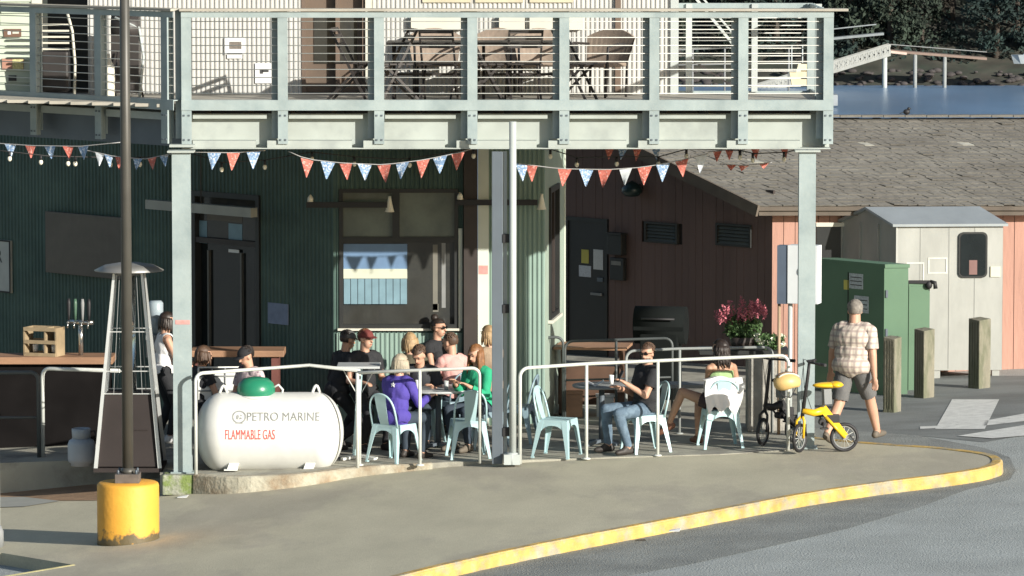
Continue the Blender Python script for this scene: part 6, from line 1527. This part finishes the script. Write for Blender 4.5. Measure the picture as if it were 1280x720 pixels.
# 1 purple
t, d = person('woman in a purple sweater seen from behind on an aqua chair at the railing', 493, 577, face(.62,.78), 0, skinL, lean=10, girth=1.12, head=(0,8), hands=((.22,-.42,.75),(-.18,-.44,.75)), sleeve=1.9, topcol=purple, bottom=jeand, shoe=shoed, hair=hgrey, hairstyle='bob', female=True, long_top=.04)
c_ = d['N']-d['up']*.10-d['fr']*.135-d['lat']*.04; m = MB(); pts = [c_+d['lat']*((.035 if k%2==0 else .014)*math.sin(k*math.pi/5))+d['up']*((.035 if k%2==0 else .014)*math.cos(k*math.pi/5)) for k in range(10)]
m.prism(pts, d['fr']*-.012); m.build('white_star_print', paper, t, world=False)
person('man in a dark tee with short brown hair bent over the shared table', 530, 556, face(-.25,-.97), 0, skinL, lean=20, head=(-6,32), hands=((.22,-.40,.76),(-.20,-.42,.76)), sleeve=.65, topcol=navy, bottom=jeand, shoe=shoed, hair=hbrown)
person('blonde person seen from behind, between the red capped man and the bun wearer', 512, 545, face(.15,1), 0, skinL, lean=5, head=(20,0), sleeve=1.9, topcol=cloth('olive_brown_cotton', (.08,.07,.045)), bottom=jeand, shoe=shoed, hair=hblond, hairstyle='bob', female=True)
person('woman with a dark high bun and sunglasses facing right in front of the window', 545, 536, face(.75,-.66), 0, skinL, lean=2, head=(10,0), hip=.62, sleeve=.4, topcol=blkc, bottom=jeand, shoe=shoed, hair=hdark, hairstyle='bun', female=True, face_items=('sunglasses',))
person('person in a pale pink top with brown hair, back turned to the camera', 568, 546, face(-.55,.83), 0, skinL, lean=6, head=(25,10), hands=((.15,-.40,.76),(-.22,-.36,.76)), sleeve=.6, topcol=pink, bottom=jeand, shoe=shoed, hair=hbrown, hairstyle='short', female=True)
person('woman in a bright green top with long auburn hair beside the middle column', 602, 561, face(-.70,-.72), 0, skinL, lean=8, head=(5,16), hands=((.14,-.36,.80),(-.10,-.36,.82)), sleeve=1.85, topcol=green, bottom=jeand, shoe=shoel, hair=haub, hairstyle='long', female=True)
person('person with light brown hair mostly hidden behind the woman in green', 612, 540, face(-.7,.7), 0, skinL, lean=0, hip=.56, sleeve=.5, topcol=cloth('beige_cotton', (.30,.22,.15)), bottom=jeand, shoe=shoed, hair=hblond, hairstyle='bob', female=True)
person('man in a maroon cap and black tee standing behind the high table', 455, 562, face(.55,-.83), 0, skinL, lean=2, head=(14,0), hip=.70, hands=((.22,-.26,.86),(-.2,-.3,.86)), feet=((.14,-.28),(-.14,-.22)), sleeve=.6, topcol=blkc, bottom=blkc, shoe=shoed, hair=haub, face_items=(('cap',redcap),))
person('figure all in black with a grey cap leaning beside the high table', 421, 562, face(.86,.5), 0, skinT, lean=14, head=(10,10), hip=.70, hands=((.2,-.3,.95),(-.15,-.34,.92)), feet=((.12,-.10),(-.12,.10)), sleeve=1.95, topcol=blkc, bottom=blkc, shoe=shoed, hair=hdark, face_items=(('cap',cloth('grey_cap', (.10,.10,.095))),), long_top=.05, female=False)
person('man in a dark cap and pale printed tee looking down behind the gas tank', 320, 566, face(-.75,-.66), 0, skinL, lean=12, head=(-10,22), hip=.56, hands=((.25,-.36,.70),(-.22,-.38,.70)), sleeve=.6, topcol=cloth('pale_pink_print', (.52,.42,.43), col2=(.12,.06,.10), mix=.58, msc=9, sharp=.05), bottom=jeand, shoe=shoed, hair=hdark, face_items=(('cap',blkc),))
person('brown haired person almost hidden behind the left column beside the tank', 248, 562, face(.8,.5), 0, skinL, lean=6, head=(0,10), sleeve=.5, topcol=blkc, bottom=jeand, shoe=shoed, hair=hbrown, hairstyle='bob', female=True)
person('woman in a white sleeveless top and dark trousers standing behind the heater', 204, 553, face(.9,.3), 0, skinL, lean=4, head=(0,10), hip=.88, hands=((.18,-.42,.98),(-.10,-.36,.95)), feet=((.1,.04),(-.1,-.06)), sleeve=0, topcol=whitec, bottom=blkc, shoe=whitec, hair=hdark, hairstyle='bob', female=True, S=.98)
# phone man
t, d = person('bearded man in a black tee and jeans with sunglasses, looking at his phone', 806, 565, face(-.90,-.42), 0, skinL, lean=-4, head=(38,6), girth=1.12, hands=((.12,-.30,.84),(-.12,-.28,.77)), feet=((.16,-.30),(-.18,-.40)), sleeve=.62, topcol=blkc, bottom=jean, shoe=shoed, hair=hbrown, face_items=('sunglasses','beard'), S=1.03)
pc, fd, sd, pn = d['hands'][0]; q = root_mat(t) @ (pc+fd*.05-pn*.01)
ph = thing('smartphone', 'dark smartphone held by the bearded man', 'phone', tuple(q), t.rotation_euler.z)
m = MB(); m.box((0,0,.03),(.074,.009,.15), rx=-.5); m.build('case', blk, ph, world=False, bevel=.003); m = MB(); m.box((0,.0052,.0322),(.066,.002,.14), rx=-.5); m.build('screen', glassd, ph, world=False)
# seated woman, legs crossed
t, d = person('dark haired woman in a pale green top sitting with crossed legs, back to the camera', 900, 558, face(-.45,.88), 0, skinT, lean=-3, side=0, head=(25,0), hands=((-.02,-.36,.66),(-.24,-.26,.66)), feet=((.47,-.42,.17),(.10,-.36)), footdir=((.75,-.5,-.45),(0,-1)), feetz=(.0,0), kneepole=((.3,-.4,1),(0,-.3,1)), sleeve=0, topcol=limec, bottom=cloth('dark_print_shorts', (.05,.03,.03)), pants=.2, shoe=M('brown_sandal', (.14,.06,.035), .6), hair=hdark, hairstyle='wavy', female=True, bare_back=True)
# jacket over the chair back
jx, jy, jz = floor_pt(900,559); t = thing('white_jacket', 'white jacket draped over the back of the dark haired woman\'s chair', 'jacket', (jx,jy,jz), face(-.15,.98))
m = MB(); n = 26; rows = 14; 
for sgn in (1,-1):
    vs = []; 
    for j in range(rows):
        f = j/(rows-1)
        for i in range(n):
            g = i/(n-1)-.5; w_ = .44+.07*math.sin(f*3)-.08*f; y = .205 + sgn*(.035+.035*f) + .014*math.sin(g*22+f*3)*f; z = .875 - f*(.40 if sgn > 0 else .2)-.05*f*math.sin(g*14) + .012*math.sin(g*9)+ (.05*abs(g)*-1)*(1-f) ; vs.append((g*w_, y, z-.03*abs(g)*f))
    m.add(vs, [(j*n+i,j*n+i+1,(j+1)*n+i+1,(j+1)*n+i) for j in range(rows-1) for i in range(n-1)], True)
m.add([(g*.5,.205+.035*s_,.875-.05*abs(g)+.012*math.sin(g*9)) for g in [i/(n-1)-.5 for i in range(n)] for s_ in (-1,1)], [(2*i,2*i+1,2*i+3,2*i+2) for i in range(n-1)], True)
m.build('cloth', whitec, t, world=False)
# walking man
plaid = bpy.data.materials.new('plaid_shirt'); plaid.use_nodes = True; nt = plaid.node_tree; N_ = nt.nodes; L_ = nt.links; bsdf = N_['Principled BSDF']; bsdf.inputs['Roughness'].default_value = .85
tc = N_.new('ShaderNodeTexCoord'); col = None
def wavef(direction, sc_):
    w_ = N_.new('ShaderNodeTexWave'); w_.bands_direction = direction; w_.inputs['Scale'].default_value = sc_; w_.inputs['Distortion'].default_value = .6; L_.new(tc.outputs['Object'], w_.inputs['Vector'])
    r_ = N_.new('ShaderNodeMapRange'); r_.inputs[1].default_value = .62; r_.inputs[2].default_value = .85; L_.new(w_.outputs['Fac'], r_.inputs[0]); return r_
a_ = wavef('X', 4.6); b_ = wavef('Z', 4.6); base = (.60,.53,.45,1)
m1 = N_.new('ShaderNodeMixRGB'); m1.inputs[1].default_value = base; m1.inputs[2].default_value = (.36,.30,.27,1); k1 = N_.new('ShaderNodeMath'); k1.operation='MULTIPLY'; k1.inputs[1].default_value=.75; L_.new(a_.outputs[0], k1.inputs[0]); L_.new(k1.outputs[0], m1.inputs[0])
m2 = N_.new('ShaderNodeMixRGB'); m2.inputs[2].default_value = (.34,.27,.25,1); k2_ = N_.new('ShaderNodeMath'); k2_.operation='MULTIPLY'; k2_.inputs[1].default_value=.75; L_.new(b_.outputs[0], k2_.inputs[0]); L_.new(k2_.outputs[0], m2.inputs[0]); L_.new(m1.outputs[0], m2.inputs[1]); L_.new(m2.outputs[0], bsdf.inputs['Base Color'])
b = PG(1065,555)
t, d = person('man in a pale plaid shirt and grey shorts walking away past the timber bollards', 0, 0, face(.50,.86), 0, skinL, loc=(b.x,b.y,b.z), lean=6, head=(30,4), hip=.90, girth=1.32, HSZ=1.1, hands=((.36,-.16,.80),(-.30,.02,.70)), feet=((.14,.36),(-.15,-.36)), feetz=(.07,.02), footdir=((.1,-1,-.35),(-.1,-1,.1)), kneepole=((0,-1,.1),(0,-1,.1)), sleeve=.8, topcol=plaid, bottom=greyc, pants=.46, shoe=shoel, hair=M('hair_grey', (.20,.18,.155), .7, var=.3, sc=25), long_top=.12, S=1.0, voxel=.009, elbow=(.2,.8,-.3))
m = MB()
t.scale = (1.05,1.05,1.03)
# white bag over the man's arm: skip; a key lanyard is not visible
